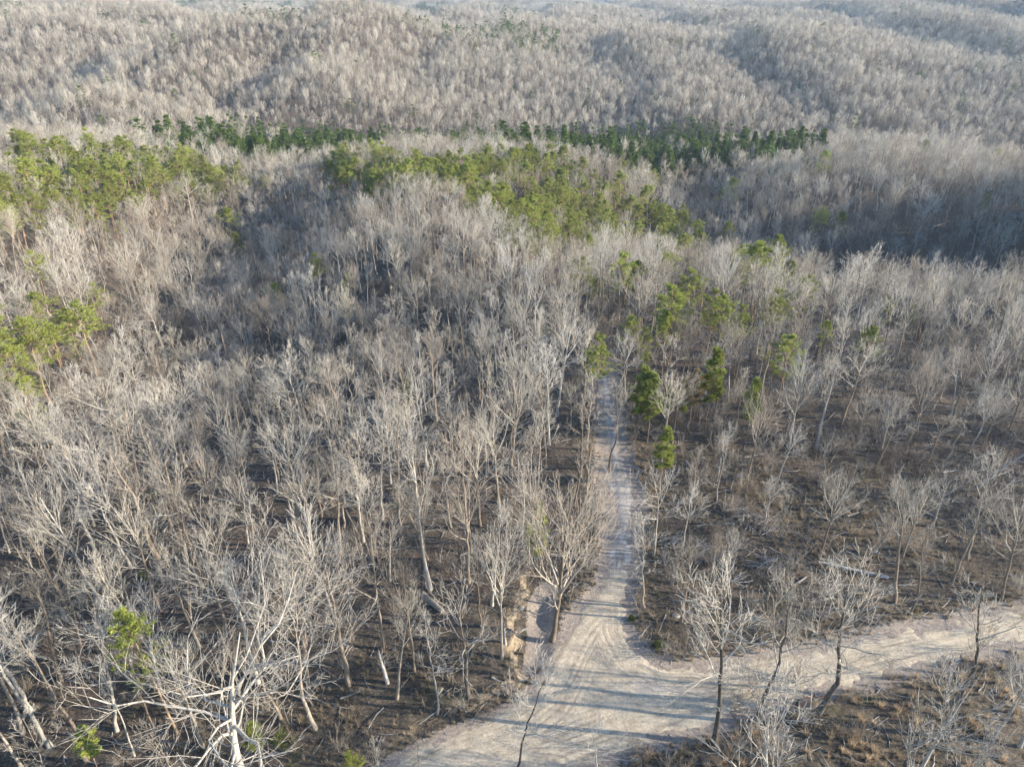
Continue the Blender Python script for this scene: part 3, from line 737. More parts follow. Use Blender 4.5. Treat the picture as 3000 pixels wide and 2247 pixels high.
H_('bare_tree', T_VASE[0], (2650, 1330), 1040, w=1.1, rz=4.2, label='large fan-crowned tree in the middle of the thin wood on the right')
H_('bare_tree', T_NARROW[2], (2240, 1490), 1290, w=1.0, rz=3.0, label='small grey tree alone in the brush right of the lane')
H_('bare_tree', T_CROOK[2], (2100, 1470), 1240, w=0.7, rz=3.3, label='pale knotty tree beside the fallen white limb right of the lane')
H_('bare_tree', T_NARROW[0], (2270, 1610), 1440, w=1.0, rz=2.2, label='thin grey tree among the brush piles, behind the large roadside tree')
H_('bare_tree', T_VASE[3], (2640, 1640), 1400, w=0.9, rz=0.1, label='pale fan-crowned tree behind the long fallen log')
H_('bare_tree', T_CROOK[0], (1720, 1325), 1100, w=1.0, rz=0.6, label='wide crooked tree with white limbs at the left edge of the lane')
H_('bare_tree', T_CROOK[3], (1785, 1385), 1110, w=1.0, rz=4.0, label='dark-footed tree whose limbs reach over the lane')
H_('bare_tree', T_TALL[3], (1600, 1370), 1130, w=0.9, rz=5.0, tilt=(0, -0.08), label='leaning tree left of the crooked pair by the lane')

# pines of their own
P_ = lambda t, base, vtop, lab, w=1.0, rz=0.0, tilt=(0, 0): hand('pine_tree', t, base, vtop, w, rz, tilt, lab, 'pine tree')
P_(T_PINE[0], (524, 2160), 1805, 'bright yellow-green pine on a long bare leaning trunk, beside the great oak', 0.78, 0.0, (0, -0.04))
P_(T_YOUNG[0], (292, 2262), 2150, 'small ragged green pine near the bottom left corner', 1.23)
P_(T_YOUNG[1], (768, 2240), 2130, 'small green pine just right of the great oak trunk', 1.15)
P_(T_PINE[1], (1056, 2420), 2215, 'yellow pine tip poking up at the bottom edge left of the road', 0.66)
P_(T_PINE[2], (1745, 1240), 995, 'tall solitary yellow-green pine at the left side of the lane', 0.94, 0.8)
P_(T_PINE[0], (1830, 1130), 935, 'yellow-green pine behind the lane at its far end', 0.98, 2.0)
P_(T_YOUNG[2], (1880, 1110), 965, 'thin pine touching the right side of the pine at the lane end', 1.07, 1.0)
P_(T_PINE[3], (1938, 1105), 925, 'broad shaded green pine right of the pines at the lane end', 1.07, 2.8)
P_(T_PINE[1], (2090, 1100), 875, 'large pine with lit top behind the fan-crowned pale tree', 0.98, 1.8)
P_(T_PINE[2], (2150, 1095), 900, 'rightmost of the two large pines behind the fan-crowned tree', 0.90, 0.8)
P_(T_PINE[3], (1975, 1010), 865, 'pine tip above the lane end among bare crowns', 0.74, 0.8)
P_(T_YOUNG[0], (1865, 1290), 1085, 'young pine in the shade at the right edge of the lane', 1.07, 0.5)
P_(T_YOUNG[1], (1895, 1300), 1100, 'young pine second from the lane edge', 1.07, 1.5)
P_(T_YOUNG[2], (1870, 1240), 1160, 'short yellow-green pine between the lane and the young shaded pines', 1.07, 0.5)
P_(T_RUSTP[0], (2015, 1270), 1090, 'pine with browning yellow needles among the green young pines', 0.98)
P_(T_YOUNG[0], (2065, 1260), 1030, 'slender green pine right behind the browning pine', 0.98, 1.0)
P_(T_YOUNG[1], (2182, 1300), 1115, 'slender lit pine standing apart right of the young pine group', 0.90, 2.0)
P_(T_YOUNG[2], (1985, 1255), 1120, 'dark young pine left of the browning pine', 1.23, 2.0)
P_(T_YOUNG[1], (1950, 1245), 1130, 'dark bushy young pine in the middle of the pine group', 1.23, 2.5)
P_(T_YOUNG[0], (1930, 1440), 1260, 'bright young pine on the brushy verge right of the lane', 1.07, 0.5)
P_(T_YOUNG[2], (1572, 1700), 1480, 'thin green pine behind the very large vase-shaped tree', 0.90, 1.5)
P_(T_YOUNG[1], (1200, 1240), 1120, 'faint green young pine in the dark hollow left of the lane', 1.07, 1.5)
P_(T_PINE[1], (2570, 1010), 880, 'left pine of the pair in the lit treetops at right', 0.98, 1.5)
P_(T_PINE[0], (2640, 1010), 882, 'right pine of the pair in the lit treetops at right', 0.98, 0.2)
P_(T_PINE[3], (2960, 1000), 860, 'pine in the treetops at the right edge of the picture', 0.98, 0.2)
P_(T_PINE[2], (2780, 935), 835, 'pine in front of the blue shaded slope at right', 0.98, 0.9)
for k, (bx_, by_, vt, lab) in enumerate([
    (60, 1200, 950, 'largest yellow-green pine of the group at the left edge'), (150, 1190, 945, 'pine touching the right side of the largest left-edge pine'),
    (-10, 1150, 860, 'pine cut by the left edge above the largest pine'), (180, 1080, 865, 'round pine behind the left-edge group, top in full sun'),
    (210, 1150, 960, 'pine with a dark right side in the left-edge group'), (290, 1110, 890, 'rightmost lit pine of the left-edge group'),
    (235, 1050, 910, 'yellowing pine between the round and the rightmost lit pines'), (130, 1290, 1110, 'lowest dark pine of the left-edge group'),
    (30, 1250, 1060, 'shaded pine under the largest left-edge pine'), (150, 1330, 1200, 'dim young pine below the left-edge pine group'),
    (15, 1110, 910, 'pine half hidden behind the one cut by the left edge'), (95, 1230, 1010, 'low pine wedged between the two largest left-edge pines')]):
    P_(T_PINE[k % 4], (bx_, by_), vt, lab, 1.45, k * 1.1)

# ---- forest scatter
def forest_points(y0, y1, cell, seed, jitter=0.42):
    rs = np.random.default_rng(seed)
    X0, X1 = -(0.80 * y1 + 55), 0.80 * y1 + 100
    xs = np.arange(X0, X1, cell); ys = np.arange(y0, y1, cell)
    A, B = np.meshgrid(xs, ys); A = A + (np.arange(len(ys)) % 2)[:, None] * cell / 2
    A = (A + rs.uniform(-jitter, jitter, A.shape) * cell).ravel(); B = (B + rs.uniform(-jitter, jitter, B.shape) * cell).ravel()
    m = (A > -(0.80 * B + 40)) & (A < 0.80 * B + 85) & (B > y0) & (B < y1)
    return A[m], B[m], rs

def poly_world(pts, h=12):
    return np.array([ground_at(u, v, h) for u, v in dpx(*pts)])
PATCH = [poly_world(p) for p in (
    [(1035,335),(1180,330),(1250,370),(1330,410),(1420,440),(1500,500),(1490,545),(1400,530),(1310,505),(1150,510),(1110,470),(1020,425)],
    [(700,345),(800,335),(1000,360),(1000,390),(860,400),(770,390)],
    [(50,318),(230,318),(420,345),(520,380),(430,400),(300,380),(200,440),(130,440),(80,400)],
    [(0,420),(60,440),(50,460),(0,470)])]
CEDARP = [poly_world(p, 6) for p in (
    [(385,330),(450,303),(560,300),(700,306),(735,330),(700,352),(600,354),(420,352)],
    [(720,312),(900,310),(1000,312),(1200,312),(1200,340),(900,338),(720,340)],
    [(1190,310),(1400,303),(1560,312),(1700,320),(1720,352),(1500,354),(1190,342)])]

def keep_density(A, B):
    d = np.ones(A.shape)
    rd = np.full(A.shape, 99.0); m = (B < 175) & (np.abs(A) < 130); rd[m] = sdf(A[m], B[m], ROAD)
    d[rd < np.where(B > 62, 1.2, 2.2)] = 0
    d[(B > 34) & (B < 62) & (A > -1) & (A < 9)] = 0
    low = (B < 44 + 0.27 * (A - 6)) & (A > -26)
    d[low] = 0.0
    d[(B < 47) & (A > -14) & (A < 4)] = 0.0
    right = (A > 17) & (B > 44) & (B < 98)
    d = np.where(right, d * np.where(B > 76, 0.8, 0.55), d)
    d = np.where((A > 24) & (A < 60) & (B > 60) & (B < 84), d * 0.5, d)
    val = hill(A, B, 145, 195, 62, 24, -12) > 0.5
    d = np.where(val, d * 0.22, d)
    d[sdf(A, B, np.array(CLEAR)) < 3] = 0
    return d

def in_frame(x, y, z, H):
    u, v, F = to_px(x, y, z + H * 0.7); u2, v2, _ = to_px(x, y, z)
    return (u > -60) & (u < 3060) & (v < 2290) & (v > 0) | ((u2 > 0) & (u2 < 3000) & (v2 < 2247) & (v2 > 0))

handxy = np.array(HAND)
A1, B1, rs1 = forest_points(22, 120, 4.6, 21)
A2, B2, rs2 = forest_points(120, 330, 4.6, 22)
A = np.concatenate([A1, A2]); B = np.concatenate([B1, B2])
u = rng.uniform(0, 1, len(A)); k = u < keep_density(A, B) * 0.93
dh = np.min(np.hypot(A[:, None] - handxy[None, :, 0], B[:, None] - handxy[None, :, 1]), 1); k &= dh > 2.8
A, B = A[k], B[k]; Z = height(A, B)
Hh = rng.normal(14.2, 2.2, len(A)).clip(7.5, 18.5)
Hh = np.where((A > 17) & (B < 98), Hh * 0.85, Hh)
Hh = np.where(rng.uniform(0, 1, len(A)) < 0.22, Hh * 0.62, Hh)
inpine = np.zeros(len(A), bool)
for P in PATCH: inpine |= sdf(A, B, P) < 4
pine_p = np.where(inpine, 0.78, 0.02)
is_pine = rng.uniform(0, 1, len(A)) < pine_p
is_pine |= (A > 16) & (A < 62) & (B > 104) & (B < 172) & (rng.uniform(0, 1, len(A)) < 0.13)
is_pine &= B > 95
fr = in_frame(A, B, Z, Hh)
size_px = Hh / np.sqrt(A ** 2 + B ** 2 + (CAM_H - Z - Hh * 0.6) ** 2)

def region(x, y):
    if x > 17 and y < 62: return 'between the dirt road and the brush'
    if x > 17 and y < 98: return 'in thin brushy wood right of lane'
    if x > 17 and y < 135: return 'beyond the brushy clearing'
    if x > 12 and y > 150: return 'beyond the lane end'
    if x > 17: return 'above the shaded valley'
    if x > 3 and y < 85: return 'just left of the lane'
    if x > 3 and y < 135: return 'near the lane end'
    if y < 48: return 'near the great oak'
    if x < -38: return 'at the left edge'
    if y < 62: return 'behind left road verge'
    if y < 80: return 'left of lane mouth'
    if y < 102: return 'deep left of lane'
    return 'in the dark left hollow'

NB = 300 - sum(1 for o in bpy.data.objects if o.name.startswith('bare_tree') and o.type == 'EMPTY') - 1
order = np.argsort(-size_px)
bare_i = [i for i in order if fr[i] and not is_pine[i]][:NB]
NP = 300 - sum(1 for o in bpy.data.objects if o.name.startswith('pine_tree') and o.type == 'EMPTY') - 3
pine_i = [i for i in order if fr[i] and is_pine[i]][:NP]
tnames = rng.integers(0, len(T_ALL), len(A)); rots = rng.uniform(0, 2 * pi, len(A)); wid = rng.uniform(0.95, 1.4, len(A))
tlt = rng.normal(0, 0.05, (len(A), 2))
_u = 'first second third fourth fifth sixth seventh eighth ninth tenth eleventh twelfth thirteenth fourteenth fifteenth sixteenth seventeenth eighteenth nineteenth'.split()
_w = _u + ['twentieth'] + ['twenty-' + q for q in _u[:9]] + ['thirtieth'] + ['thirty-' + q for q in _u[:9]] + ['fortieth'] + ['forty-' + q for q in _u[:9]] + ['fiftieth'] + ['fifty-' + q for q in _u[:9]]
ORD = ['leftmost'] + [q + ' from left' for q in _w[1:]]
def sizeword(h): return 'very tall' if h > 16 else 'tall' if h > 14.2 else 'middling' if h > 12 else 'short' if h > 9 else 'stunted'
def build_set(ids, name, cat, choose, base, group):
    buckets = {}
    for i in ids:
        t = choose(i); buckets.setdefault(base(i, t), []).append((i, t))
    for lab, mem in buckets.items():
        mem.sort(key=lambda q: to_px(A[q[0]], B[q[0]], Z[q[0]])[0])
        for j, (i, t) in enumerate(mem):
            if len(mem) == 1: l = lab
            else: l = '%s, %s' % (lab, ORD[min(j, len(ORD) - 1)])
            tree_object(name, t, float(A[i]), float(B[i]), float(Hh[i]), float(wid[i]), float(rots[i]), tuple(tlt[i]), l, cat, group(i), float(Z[i]))
def lean_word(i):
    # tilt about y leans along +x/-x seen from the camera once turned by the spin
    dx = sin(tlt[i][1]); return 'leaning right' if dx > 0.045 else 'leaning left' if dx < -0.045 else 'upright'
build_set(bare_i, 'bare_tree', 'bare tree', lambda i: T_ALL[tnames[i]],
          lambda i, t: '%s %s bare tree %s' % (sizeword(Hh[i]), t.word.replace('tall upright', 'straight'), region(A[i], B[i])),
          lambda i: 'bare trees ' + region(A[i], B[i]))
def pregion(x, y):
    if y < 150: return 'near the lane' if x > -30 else 'among bare trees at left'
    if x < -60: return 'on sunny left hillside'
    if x < 5: return 'along the ridge top'
    if x < 35: return 'left in central stand'
    if x < 70: return 'right in central stand'
    return 'right of central stand'
def pdist(y): return 'front' if y < 210 else 'middle' if y < 250 else 'back' if y < 290 else 'rear'
build_set(pine_i, 'pine_tree', 'pine tree', lambda i: T_PINE[tnames[i] % 4],
          lambda i, t: '%s pine in the %s rows, %s' % (sizeword(Hh[i]), pdist(B[i]), pregion(A[i], B[i])),
          lambda i: 'pine trees ' + pregion(A[i], B[i]))

# the rest of the wood
rest = np.ones(len(A), bool); rest[bare_i] = False; rest[pine_i] = False
rb = rest & ~is_pine; rp = rest & is_pine
near_src = [merged_tpl(t) for t in T_ALL]
def sc3(h, w, H0): s = h / H0; return np.stack([s * w, s * w, s], -1)
def rot3(r, t): return np.stack([t[:, 0], t[:, 1], r], -1)
scatter('bare_forest', np.stack([A, B, Z], -1)[rb], rot3(rots[rb], tlt[rb]), sc3(Hh[rb], wid[rb], 16), tnames[rb], near_src)
pine_src = [merged_tpl(t) for t in T_PINE]
scatter('pine_forest', np.stack([A, B, Z], -1)[rp], rot3(rots[rp], tlt[rp]), sc3(Hh[rp], wid[rp] * 1.1, 17), tnames[rp] % 4, pine_src)

# middle and far distance: lighter trees
FARB = []
for s_, kw in enumerate([dict(start=0.52, env=0.17, el=(35, 80)), dict(start=0.42, env=0.23, el=(48, 78), tmax=0.75), dict(start=0.48, env=0.23, el=(25, 78), tmax=.85),
                         dict(start=0.5, env=0.15, el=(38, 78)), dict(start=0.5, env=0.20, el=(28, 78)), dict(start=0.45, env=0.20, el=(42, 80))]):
    (tv, tf), (cv, cf), _ = bare_tree(500 + s_, lod=1, nl=10, m2=6, m3=4, **kw); FARB.append(((tv, tf), (cv, cf)))
def far_src(i):
    (tv, tf), (cv, cf) = FARB[i]; V, F = join([(tv, tf), (cv, cf)]); fm = np.zeros(len(F), int); fm[len(tf):] = 1
    return lib('far_tree', V, F, [M_BARK2, (M_TWIG2, M_TWIG, M_TWIG)[i % 3]], fm)
def far_pine(seed, cone, mn):
    (tv, tf), (lv, lf), (nv, nf) = pine_tree(seed, H=15 if not cone else 13, start=0.40 if not cone else 0.08, spread=0.19, nl=16, lod=1, cone=cone, tuft=0.75 if not cone else 0.8, tm=9, wid=0.28, m2=3)
    V, F = join([(nv, nf), (tv, tf)]); fm = np.zeros(len(F), int); fm[len(nf):] = 1
    return lib('far_pine', V, F, [mn, M_PBARK], fm)
A, B, rsf = forest_points(330, 900, 4.4, 23)
A3, B3, _ = forest_points(900, 1900, 5.3, 24); A = np.concatenate([A, A3]); B = np.concatenate([B, B3])
Z = base_height(A, B)
cm = np.zeros(len(A), bool)
for P in CEDARP: cm |= sdf(A, B, P) < 14
pm = np.zeros(len(A), bool)
for P in PATCH: pm |= sdf(A, B, P) < 4
d = rng.uniform(0, 1, len(A)); n1 = fbm(A / 120, B / 120, 3, 91)
typ = np.zeros(len(A), int)
typ[(d < np.where((n1 > 0.62) & (A < 60), 0.22, 0.010))] = 1
typ[pm & (d < 0.65)] = 1; typ[cm & (d < 0.90)] = 2
kp = (sdf(A, B, np.array(CLEAR)) > 4) & (rng.uniform(0, 1, len(A)) < 0.72 + 0.28 * sstep(0.38, 0.55, fbm(A / 45, B / 45, 3, 93)))
val = np.abs(B - (500 - 0.06 * A + 15 * np.sin(A / 90.0))) < 20
H2 = rng.normal(12.8, 2.9, len(A)).clip(6, 19); H2 = np.where(val, H2 * 0.7, H2)
W2 = rng.uniform(0.85, 1.2, len(A)) * np.where(B > 900, 1.15, 1.0)
r2 = rng.uniform(0, 2 * pi, len(A)); t2 = rng.normal(0, 0.03, (len(A), 2)); i2 = rng.integers(0, 6, len(A))
S = np.stack([A, B, Z], -1)
m = kp & (typ == 0); scatter('hillside_forest', S[m], rot3(r2[m], t2[m]), sc3(H2[m], W2[m], 16), i2[m], [far_src(i) for i in range(6)])
m = kp & (typ == 1); scatter('hillside_pines', S[m], rot3(r2[m], t2[m]), sc3(H2[m], W2[m], 15), i2[m] % 3, [far_pine(600 + i, False, M_CEDAR) for i in range(3)])
m = kp & (typ == 2); ci = np.nonzero(m)[0]
cs_ = size = H2 / np.hypot(A, B)
ci = ci[np.argsort(-cs_[ci])]; near_c = ci[:290]; far_c = ci[290:]
scatter('conifer_thicket', S[far_c], rot3(r2[far_c], t2[far_c]), sc3(H2[far_c] * 0.95, W2[far_c], 13), i2[far_c] % 3, [far_pine(620 + i, True, M_CEDAR) for i in range(3)])
bk_ = {}
for i in near_c:
    uu = to_px(A[i], B[i], Z[i])[0]
    where = 'far left' if uu < 700 else 'left' if uu < 1000 else 'left-centre' if uu < 1300 else 'centre' if uu < 1600 else 'right-centre' if uu < 1900 else 'right' if uu < 2150 else 'far right'
    where = ('near bank, ' if B[i] < 500 - 0.06 * A[i] + 15 * np.sin(A[i] / 90.0) else 'far bank, ') + where
    bk_.setdefault('%s dark conifer on creek %s stretch' % (sizeword(H2[i] * 1.05), where), []).append((uu, i))
for lab, mem in bk_.items():
    mem.sort()
    for j, (_, i) in enumerate(mem):
        l = lab + (', ' + ORD[min(j, len(ORD) - 1)] if len(mem) > 1 else '')
        tree_object('conifer', T_CEDAR[int(i2[i]) % 3], float(A[i]), float(B[i]), float(H2[i] * rng.uniform(0.8, 1.15)), float(W2[i] * 1.35), float(r2[i]), (0, 0), l, 'conifer', 'conifers in the creek valley, ' + lab.split(', ')[1], float(Z[i]))

# distant groves: one source is a clump of trees
def grove(seed, n=16, spread=26):
    rs = np.random.default_rng(seed); parts = []; off = 0; fm = []
    for j in range(n):
        (tv, tf), (cv, cf) = FARB[rs.integers(0, 6)]
        kf = rs.uniform(0, 1, len(cf)) < 0.45
        V, F = join([(tv, tf), (cv, cf[kf])]); a = rs.uniform(0, 6.28); s = rs.uniform(0.8, 1.15)
        V = V * np.array([s * 1.35, s * 1.35, s]); V = np.stack([V[:, 0] * cos(a) - V[:, 1] * sin(a), V[:, 0] * sin(a) + V[:, 1] * cos(a), V[:, 2]], -1)
        V = V + np.array([rs.uniform(-.5, .5) * spread, rs.uniform(-.5, .5) * spread, -0.5]); parts.append((V, F))
    V, F = join(parts); return lib('grove', V, F, [M_TWIG])
def pgrove(seed, n=9, spread=24):
    rs = np.random.default_rng(seed); parts = []
    for j in range(n):
        (tv, tf), (lv, lf), (nv, nf) = pine_tree(seed + j, H=15, start=0.4, spread=0.2, nl=14, lod=1, tuft=0.9, tm=8, wid=0.35, m2=3)
        parts.append((nv + np.array([rs.uniform(-.5, .5) * spread, rs.uniform(-.5, .5) * spread, 0]), nf))
    V, F = join(parts); return lib('pine_grove', V, F, [M_CEDAR])
A, B, _ = forest_points(1900, 3600, 25, 25); A3, B3, _ = forest_points(3600, 8000, 46, 26)
sc = np.concatenate([np.ones(len(A)), np.full(len(A3), 1.9)]); A = np.concatenate([A, A3]); B = np.concatenate([B, B3]); Z = base_height(A, B)
n1 = fbm(A / 260, B / 260, 3, 92); pine = (rng.uniform(0, 1, len(A)) < np.where(n1 > 0.57, 0.45, 0.03))
r2 = rng.uniform(0, 2 * pi, len(A)); S = np.stack([A, B, Z], -1); S3 = np.stack([sc, sc, np.ones(len(A)) * np.where(sc > 1, 1.15, 1)], -1)
z0 = np.zeros((len(A), 2)); gi_ = rng.integers(0, 4, len(A))
m = ~pine; scatter('distant_forest', S[m], rot3(r2[m], z0[m]), S3[m], gi_[m], [grove(700 + i) for i in range(4)])
m = pine; scatter('distant_pines', S[m], rot3(r2[m], z0[m]), S3[m], gi_[m] % 2, [pgrove(800 + 20 * i) for i in range(2)])

# ---------------------------------------------------------------- undergrowth, grass, stones
SH = [shrub_mesh(900 + i, 3.0, 8) for i in range(5)]
def shrub_src(k, m): return lib('shrub', *SH[k], [m])
rsu = np.random.default_rng(33)
def spray(n, y0, y1, left, right, dens):
    Y = np.sqrt(rsu.uniform(y0 ** 2, y1 ** 2, n)); X = rsu.uniform(-1, 1, n) * (0.78 * Y + 14)
    m = rsu.uniform(0, 1, n) < dens(X, Y); return X[m], Y[m]
def und_d(X, Y):
    rdx = np.full(X.shape, 99.0); rdx = sdf(X, Y, ROAD)
    d = np.full(X.shape, 0.33); d = np.where((X > 17) & (Y < 100), 0.8, d)
    d[rdx < 0.9] = 0; d[(sdf(X, Y, WASH) < 0.4)] = 0
    d = np.where((Y < 41 + 0.30 * (X - 6)) & (X > -5), 0.35, d)
    d = np.where((X < 4) & (X > -22) & (Y < 47), 0.12, d)
    return d * (0.35 + 1.3 * (fbm(X / 7, Y / 7, 3, 95) > 0.48))
X, Y = spray(6500, 26, 170, 0, 0, und_d)
n = len(X); s = rsu.uniform(0.3, 1.25, n) * np.where((X > 17) & (Y < 100), 1.0, 0.9)
scatter('undergrowth', np.stack([X, Y, height(X, Y)], -1), np.stack([rsu.normal(0, .1, n), rsu.normal(0, .1, n), rsu.uniform(0, 6.28, n)], -1),
        np.stack([s, s, s], -1), rsu.integers(0, 5, n), [shrub_src(i, (M_TWIG2, M_BARK2, M_TWIG2, M_TWIG, M_BARK)[i]) for i in range(5)])

def grass_tuft(seed, m=30, h=0.75):
    rs = np.random.default_rng(seed); az = rs.uniform(0, 2 * pi, m); e = np.radians(rs.uniform(45, 88, m)); L = h * rs.uniform(0.6, 1.2, m)
    d = np.stack([np.cos(az) * np.cos(e), np.sin(az) * np.cos(e), np.sin(e)], -1); b = rs.normal(0, 0.05, (m, 3)); b[:, 2] = -0.02
    s = np.stack([-np.sin(az), np.cos(az), np.zeros(m)], -1) * 0.022
    V = np.stack([b - s, b + s, b + d * L[:, None]], 1).reshape(-1, 3); return V, np.arange(m * 3).reshape(-1, 3)
def grass_d(X, Y):
    rdx = sdf(X, Y, ROAD); d = np.zeros(X.shape)
    lowr = (Y < 41 + 0.30 * (X - 6)) & (X > -5)
    d = np.where(lowr, 1.0 * (fbm(X / 3, Y / 3, 3, 96) > 0.50), d)
    d = np.where((X < 3) & (Y < 50) & ~lowr, 0.55 * (fbm(X / 4, Y / 4, 3, 97) > 0.45), d)
    d = np.where((rdx < 3.5) & ~lowr, 0.5, d)
    d = np.maximum(d, hill(X, Y, 40, 70, 14, 8) * 0.8)
    d[rdx < 0.35] = 0; d[sdf(X, Y, WASH) < 0] = 0
    return d
X, Y = spray(30000, 24, 100, 0, 0, grass_d); n = len(X); s = rsu.uniform(0.35, 1.15, n)
scatter('dead_grass', np.stack([X, Y, height(X, Y)], -1), np.stack([np.zeros(n), np.zeros(n), rsu.uniform(0, 6.28, n)], -1),
        np.stack([s, s, s], -1), rsu.integers(0, 4, n), [lib('tuft', *grass_tuft(i), [M_GRASS]) for i in range(4)])

def pebble(seed):
    rs = np.random.default_rng(seed)
    V = np.array([(1,0,0),(-1,0,0),(0,1,0),(0,-1,0),(0,0,1),(0,0,-1)], float) * rs.uniform(0.6, 1.1, (6, 3)) * np.array([1, 0.8, 0.55]) * 0.09
    F = np.array([(0,2,4),(2,1,4),(1,3,4),(3,0,4),(2,0,5),(1,2,5),(3,1,5),(0,3,5)]); return V, F
def stone_d(X, Y):
    rdx = sdf(X, Y, ROAD); d = np.exp(-((rdx - 0.3) / 1.2) ** 2) * 0.9 + 0.10
    d = np.maximum(d, (sdf(X, Y, WASH) < 0.5) * 1.0); d = np.where(rdx < -1.0, 0.10, d); return d
X, Y = spray(15000, 34, 110, 0, 0, stone_d); n = len(X); s = rsu.uniform(0.3, 1.3, n) ** 1.5
scatter('scattered_stones', np.stack([X, Y, height(X, Y) + 0.03], -1), np.stack([rsu.normal(0, .3, n), rsu.normal(0, .3, n), rsu.uniform(0, 6.28, n)], -1),
        np.stack([s, s, s], -1), rsu.integers(0, 3, n), [lib('stone', *pebble(i), [M_ROCK]) for i in range(3)])
X, Y = spray(6000, 24, 60, 0, 0, lambda X, Y: ((Y < 41 + 0.30 * (X - 6)) & (X > 8) & (sdf(X, Y, ROAD) > 0.8) & (fbm(X / 1.1, Y / 1.1, 2, 98) > 0.62)) * 1.0); n = len(X); s = rsu.uniform(0.5, 1.2, n)
scatter('tall_dead_grass', np.stack([X, Y, height(X, Y)], -1), np.stack([np.zeros(n), np.zeros(n), rsu.uniform(0, 6.28, n)], -1),
        np.stack([s, s, s], -1), rsu.integers(0, 3, n), [lib('tuft', *grass_tuft(20 + i, 44, 0.95), [M_STRAW]) for i in range(3)])
# fallen twigs and leaf scraps on the forest floor
def twig_src(seed):
    rs = np.random.default_rng(seed); S0 = np.zeros((1, 3)); P = branches(rs, S0, np.array([[1.0, 0, 0.02]]), np.array([1.6]), 5, 0.12, 0)
    P[..., 2] = np.abs(P[..., 2]) * 0.4 + 0.03; Rr = np.full((1, 5), 0.028) * np.linspace(1, .4, 5)
    P2, R2 = spawn(rs, P, Rr, 4, 0.45, 40, 0.3, 0, 0.1, 2, 0.6); P2[..., 2] = np.abs(P2[..., 2]) * 0.5 + 0.02
    return join([tubes(P, Rr, 4), spikes(P2, np.maximum(R2[:, 0], 0.01))])
X, Y = spray(9000, 34, 150, 0, 0, lambda X, Y: np.where(sdf(X, Y, ROAD) < 0.5, 0.0, 0.8)); n = len(X); s = rsu.uniform(0.4, 2.0, n)
scatter('fallen_twigs', np.stack([X, Y, height(X, Y)], -1), np.stack([np.zeros(n), np.zeros(n), rsu.uniform(0, 6.28, n)], -1),
        np.stack([s, s, s], -1), rsu.integers(0, 4, n), [lib('twig', *twig_src(i), [M_DEAD]) for i in range(4)])

# ---------------------------------------------------------------- logs, snags, brush piles, fence brace
def log_mesh(seed, L, r, nb=3, crook=0.06, taper=0.5):
    rs = np.random.default_rng(seed); P = branches(rs, np.array([[0, 0, r * 0.7]]), np.array([[1.0, 0, 0]]), np.array([L]), 9, crook * 0.5, 0)
    P[..., 2] = np.clip(P[..., 2], r * 0.3, r * 1.6); Rr = r * np.linspace(1, taper, 9)[None]
    parts = [tubes(P, Rr, 9)]
    for e, i0 in ((0, 0), (1, 8)):
        c = P[0, i0]; th = np.arange(9) * 2 * pi / 9; T = np.array([0, 1, 0]); U = np.array([0, 0, 1])
        rim = c + (np.cos(th)[:, None] * T + np.sin(th)[:, None] * U) * Rr[0, i0]; V = np.vstack([rim, c]); F = np.array([(k, (k + 1) % 9, 9) for k in range(9)]); parts.append((V, F))
    log = join(parts)
    P2, R2 = spawn(rs, P, Rr, nb, 0.32, 48, 0.35, 0.05, 0.2, 4, 0.4, tip=False); P2[..., 2] = np.abs(P2[..., 2]) + 0.03
    P3, R3 = spawn(rs, P2, R2, 4, 0.5, 40, 0.3, 0.02, 0.15, 2, 0.6)
    return log, join([tubes(P2, R2, 5), spikes(P3, np.maximum(R3[:, 0], 0.012))])
def fallen(seed, base_a, base_b, r, label, nb=4, mt=M_DEAD, name='fallen_log', taper=0.5, cat='fallen log'):
    x0, y0 = ground_at(*base_a); x1, y1 = ground_at(*base_b)
    L = math.hypot(x1 - x0, y1 - y0); (lv, lf), (bv, bf) = log_mesh(seed, L, r, nb, taper=taper)
    e = bpy.data.objects.new(name, None); COL.objects.link(e)
    za, zb = [float(height(np.array([a]), np.array([b]))[0]) for a, b in ((x0, y0), (x1, y1))]
    e.location = (x0, y0, za + 0.03); e.rotation_euler = (0, -atan2(zb - za, L), atan2(y1 - y0, x1 - x0)); e['label'] = label; e['category'] = cat
    obj('log', mesh_np('log', lv, lf, [mt], smooth=True), e); obj('branches', mesh_np('branches', bv, bf, [mt]), e)
    return e
fallen(1, (2600, 1697), (2390, 1653), 0.24, 'long straight grey log lying on the slope above the road at right')
fallen(2, (2010, 1355), (2078, 1430), 0.17, 'forked white fallen limb in the brush right of the lane', 5)
fallen(3, (1240, 1762), (1305, 1810), 0.36, 'short thick dark log in the wood behind the slim grey trees', 2, M_BARK, taper=0.8)
fallen(4, (2240, 1270), (2318, 1305), 0.15, 'bent fallen branch under the thick-stemmed pale tree', 5)
fallen(5, (2150, 1540), (2040, 1545), 0.14, 'pale fallen branch left among the brush piles', 6)
fallen(6, (2420, 1405), (2470, 1385), 0.12, 'short pale log right of the orange grass patch', 2)
fallen(7, (2760, 1390), (2800, 1382), 0.14, 'bleached stick lying in the thin wood near the leaning snag', 3)
fallen(8, (2160, 1395), (2182, 1406), 0.22, 'stubby sawn log beside the knotty pale tree', 0, taper=0.95)
fallen(9, (2640, 1275), (2800, 1290), 0.16, 'dark fallen trunk across the thin wood at right', 4, M_DARK)
fallen(10, (2560, 885), (2615, 905), 0.22, 'thin bent log at the near side of the blue shaded valley', 3)
fallen(11, (2735, 668), (2785, 655), 0.30, 'pale log on the blue shaded slope near the right edge', 0)
fallen(12, (1440, 2010), (1520, 2040), 0.10, 'toppled branchy treetop beside the cut bank', 8)
